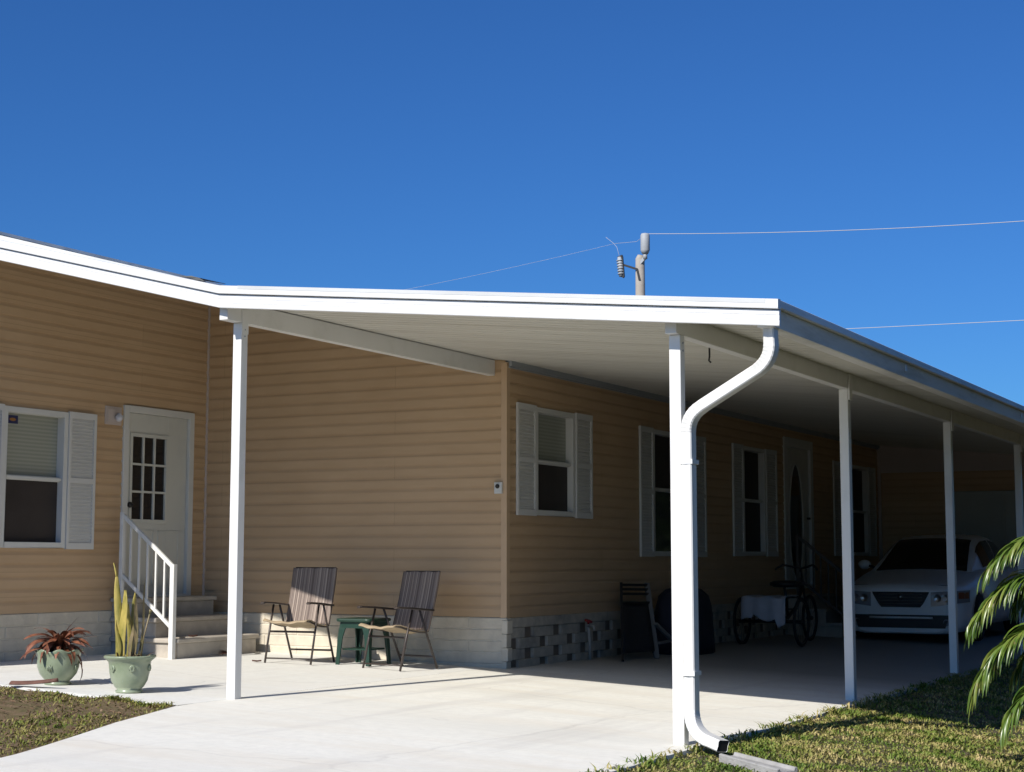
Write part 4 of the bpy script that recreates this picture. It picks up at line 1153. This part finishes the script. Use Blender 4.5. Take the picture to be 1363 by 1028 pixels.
# ------------------------------------------------------------------ palm at the right
px_, py_ = 5.86,-2.2; pz_ = lawn(px_,py_)
palm = thing('palm_tree', 'low feather palm with glossy drooping fronds at the right edge of the lawn', 'palm', (px_,py_,pz_))
mb = MB()
for k in range(5):
    a_ = k*1.256; mb.tube([(px_+.08*math.cos(a_),py_+.08*math.sin(a_),pz_-.05),(px_+.11*math.cos(a_),py_+.11*math.sin(a_),pz_+.35),(px_+.16*math.cos(a_),py_+.16*math.sin(a_),pz_+.75)],[.06,.045,.035],10)
obj('trunk', mb, m_rachis, palm)
def frond(ctrl, nl, ll, droop, seed, tipn=.15):
    q = random.Random(seed); c = [Vector(p) for p in ctrl]
    def B(t): return c[0]*(1-t)**3+c[1]*3*t*(1-t)**2+c[2]*3*t*t*(1-t)+c[3]*t**3
    n_ = 26; pth = [B(i/n_) for i in range(n_+1)]
    mb = MB(); mb.tube(pth,[.013*(1-.8*i/n_) for i in range(n_+1)],6)
    fr = obj('frond', mb, m_rachis, palm)
    mb = MB()
    for i in range(nl):
        t = .16+.84*(i/(nl-1)); p = B(t); tg = (B(min(1,t+.02))-B(max(0,t-.02))).normalized()
        sd0 = tg.cross(Vector((0,0,1)))
        if sd0.length < .05: sd0 = Vector((0,1,0))
        sd0.normalize()
        for sg in (-1,1):
            d = (sd0*sg*(.80-.25*t)+tg*(.55+.65*t)+Vector((q.uniform(-.14,.14),q.uniform(-.14,.14),.30+q.uniform(-.12,.12)))).normalized()
            L_ = ll*(.55+.9*t if t < .5 else 1.0-.25*(t-.5)*2)*q.uniform(.8,1.15); w_ = .0105*q.uniform(.75,1.25)
            pts=[]; P=p.copy(); seg=8; tw1=q.uniform(-.5,.5); tw2=q.uniform(-.5,.5)
            for k in range(seg+1):
                u=k/seg; wid=w_*(.45+1.6*u-1.0*u*u)*(1-u**3)+.0006
                sdv = d.cross(Vector((tw1,tw2,1)))
                if sdv.length<.05: sdv=sd0.copy()
                sdv.normalize(); up=sdv.cross(d)
                pts += [P-sdv*wid+up*wid*.5,P.copy(),P+sdv*wid+up*wid*.5]
                P=P+d*(L_/seg); d=(d+Vector((0,0,-droop*q.uniform(.75,1.2)/seg*(.6+1.6*u)))).normalized()
            F=[]
            for k in range(seg): F += [(k*3,k*3+1,k*3+4,k*3+3),(k*3+1,k*3+2,k*3+5,k*3+4)]
            mb.add(pts,F,True)
    obj('leaflets', mb, m_palm, fr, fixn=False)
b0 = Vector((px_-.1,py_,pz_+.7))
frond([(px_-.12,py_-.1,pz_+.75),(5.64,-2.4,1.30),(5.34,-2.6,1.22),(5.12,-2.65,1.02)],78,.36,2.2,1)
frond([(px_-.13,py_-.1,pz_+.72),(5.55,-2.5,1.05),(5.24,-2.6,.98),(5.00,-2.65,.68)],88,.38,2.3,2)
frond([(px_-.13,py_-.15,pz_+.65),(5.60,-2.6,.72),(5.24,-2.75,.67),(5.01,-2.8,.27)],88,.38,2.3,3)
frond([(px_-.10,py_-.2,pz_+.5),(5.60,-2.8,.36),(5.33,-2.9,.30),(5.20,-2.95,.02)],50,.30,2.5,4)
frond([(px_-.1,py_-.05,pz_+.7),(5.66,-2.3,1.05),(5.44,-2.3,1.05),(5.22,-2.25,.80)],70,.38,2.4,11)
frond([(px_-.1,py_-.1,pz_+.6),(5.6,-2.35,.62),(5.42,-2.45,.66),(5.22,-2.5,.36)],50,.36,2.4,12)
frond([(px_+.1,py_,pz_+.75),(6.2,-2.1,1.5),(6.6,-2.0,1.5),(6.9,-2.0,1.1)],30,.36,2.2,5)
frond([(px_,py_+.1,pz_+.75),(6.0,-1.8,1.5),(6.1,-1.3,1.55),(6.2,-.9,1.2)],30,.36,2.2,6)
frond([(px_,py_-.1,pz_+.75),(5.9,-2.6,1.4),(6.0,-3.1,1.4),(6.05,-3.5,1.0)],30,.36,2.2,8)

# unseen leafy screen, added to block sky light from the carport's open side
hx0,hx1,hy0,hy1,hh = 7.2,8.6,-3.2,24,4.3
blocker_hedge = thing('blocker_hedge', 'tall dark leafy screen added out of view to keep sky light out of the carport', 'blocker_hedge', (7.9,10,-.4))
mb = MB(); mb.box(hx0+.25,hx1-.25,hy0+.25,hy1-.25,-.5,hh-.3); obj('blocker_stems', mb, m_void, blocker_hedge)
mb = MB()
for i in range(32000):
    k = rnd.random()
    if k < .62: p = (hx0+rnd.uniform(0,.3)+.1*math.sin(i*.7), rnd.uniform(hy0,hy1), rnd.uniform(-.4,hh))
    elif k < .8: p = (rnd.uniform(hx0,hx1), rnd.uniform(hy0,hy1), hh-rnd.uniform(0,.3)+.08*math.sin(i))
    else: p = (rnd.uniform(hx0,hx1), hy0+rnd.uniform(0,.3), rnd.uniform(-.4,hh))
    p = Vector(p); a_ = Vector((rnd.gauss(0,1),rnd.gauss(0,1),rnd.gauss(0,.7))).normalized(); b_ = a_.cross(Vector((rnd.gauss(0,1),rnd.gauss(0,1),rnd.gauss(0,1)))).normalized()
    l_ = rnd.uniform(.05,.085); mb.add([p-a_*l_,p+b_*l_*.45,p+a_*l_,p-b_*l_*.45],[(0,1,2,3)])
obj('blocker_foliage', mb, m_blocker_hedge, blocker_hedge, fixn=False)
# ------------------------------------------------------------------ utility pole and wires beyond the house
UX, UY = -13.90, 35.0
up_ = thing('utility_pole', 'weathered utility pole with a transformer arm rising behind the carport roof', 'utility pole', (UX,UY,-.3))
mb = MB(); mb.tube([(UX,UY,-.4),(UX,UY,5),(UX,UY,11.0),(UX+.02,UY,11.12)],[.22,.19,.155,.10],14); obj('pole', mb, m_pole, up_)
mb = MB(); mb.lathe([(0,0),(.10,.0),(.155,.12),(.155,.62),(.13,.68),(.05,.70),(0,.70)],(UX+.24,UY-.12,11.12),18)
mb.tube([(UX+.24,UY-.12,10.95),(UX+.24,UY-.12,11.15)],.07,10); mb.bar((UX+.02,UY-.1,10.80),(UX+.26,UY-.12,11.02),.07,.10); obj('surge_arrester', mb, m_polegrey, up_)
mb = MB(); mb.bar((UX+.05,UY-.15,10.25),(UX-.03,UY-.15,10.62),.06,.07); mb.bar((UX-.03,UY-.15,10.62),(UX-.55,UY-.15,10.82),.07,.07); obj('arm', mb, m_dark, up_)
mb = MB(); mb.tube([(UX-.60,UY-.2,10.42),(UX-.62,UY-.2,10.75),(UX-.66,UY-.2,11.08)],[.07,.09,.07],10)
for k in range(6): mb.tube([(UX-.605-.01*k,UY-.2,10.5+.09*k),(UX-.607-.01*k,UY-.2,10.53+.09*k)],.11,10)
cu = obj('cutout', mb, m_polegrey, up_)
mb = MB(); mb.bar((UX-.50,UY-.2,10.40),(UX-.56,UY-.2,11.10),.06,.05); mb.bar((UX-.50,UY-.2,10.38),(UX-.66,UY-.2,10.46),.07,.05); mb.bar((UX-.55,UY-.2,11.12),(UX-.72,UY-.2,11.06),.07,.06); obj('fuse_tube', mb, m_dark, cu)
mb = MB(); mb.tube([(UX-.66,UY-.2,11.1),(UX-.8,UY-.1,11.45),(UX-.95,UY,11.60),(UX-1.25,UY,11.85)],.006,6); mb.tube([(UX+.2,UY-.1,11.74),(UX-.1,UY-.05,11.58),(UX-.9,UY,11.6)],.006,6); obj('jumper_wire', mb, m_wire, up_)
def wire(a, b, sag, r, label):
    a=Vector(a); b=Vector(b); P=[]
    for i in range(33):
        t=i/32; p=a.lerp(b,t); P.append((p.x,p.y,p.z-sag*4*t*(1-t)))
    mb = MB(); mb.tube(P,r,6); return tag(obj('power_line', mb, m_wire), label, 'power line', 'overhead power lines')
wire((UX+.24,UY-.12,11.80),(UX+14.6+10,UY+3,11.75),.45,.011,'overhead power line running right from the top of the utility pole')
wire((UX-.9,UY,11.60),(UX-24,UY+2,10.35),.3,.004,'faint overhead power line running left from the utility pole')
wire((-18,31,7.9),(9,29,7.05),.06,.009,'lower overhead power line crossing the sky at the right of the carport roof')

# ------------------------------------------------------------------ light, sky, camera
EL = R(37.3); AZ = math.atan2(.145, 1)         # sun stands behind the camera, slightly left
to_sun = Vector((-math.sin(AZ)*math.cos(EL), -math.cos(AZ)*math.cos(EL), math.sin(EL)))
ld = bpy.data.lights.new('sun', 'SUN'); ld.energy = 5.0; ld.angle = R(.53); ld.color = (1,.955,.88)
lo = bpy.data.objects.new('sun', ld); COL.objects.link(lo); lo.location = (-5,-25,20)
lo.rotation_euler = to_sun.to_track_quat('Z','Y').to_euler()
w = bpy.data.worlds.new('World'); scene.world = w; w.use_nodes = True
t = w.node_tree; bg = t.nodes['Background']
sky = t.nodes.new('ShaderNodeTexSky'); sky.sky_type = 'NISHITA'; sky.sun_disc = False
sky.sun_elevation = EL; sky.sun_rotation = math.atan2(to_sun.x, to_sun.y)
sky.altitude = 0; sky.air_density = 1.0; sky.dust_density = .35; sky.ozone_density = 4.0
mx = t.nodes.new('ShaderNodeMix'); mx.data_type = 'RGBA'; mx.blend_type = 'MULTIPLY'; mx.inputs['Factor'].default_value = 1
t.links.new(sky.outputs['Color'], mx.inputs[6]); mx.inputs[7].default_value = (.285,.655,1.16,1)     # deeper, winter-clear blue
t.links.new(mx.outputs[2], bg.inputs['Color']); bg.inputs['Strength'].default_value = .085

cam = bpy.data.cameras.new('camera'); co_ = bpy.data.objects.new('camera', cam); COL.objects.link(co_)
f_px = 2139.278; cam.sensor_fit = 'HORIZONTAL'; cam.sensor_width = 36; cam.lens = f_px*36/1363
cam.clip_start = .1; cam.clip_end = 6000
yaw, pitch, roll = R(28.2422), R(6.1913), R(.0502)
fwd = Vector((-math.sin(yaw)*math.cos(pitch), math.cos(yaw)*math.cos(pitch), math.sin(pitch)))
rt = Vector((math.cos(yaw), math.sin(yaw), 0)); uv = rt.cross(fwd)
r2 = rt*math.cos(roll)+uv*math.sin(roll); u2 = -rt*math.sin(roll)+uv*math.cos(roll)
mt = Matrix(((r2.x,u2.x,-fwd.x,7.3038),(r2.y,u2.y,-fwd.y,-13.4766),(r2.z,u2.z,-fwd.z,1.0139),(0,0,0,1)))
co_.matrix_world = mt
scene.camera = co_
scene.view_settings.view_transform = 'Standard'; scene.view_settings.look = 'None'; scene.view_settings.exposure = 0
scene.render.engine = 'CYCLES'
scene.cycles.max_bounces = 8; scene.cycles.diffuse_bounces = 2; scene.cycles.use_denoising = True
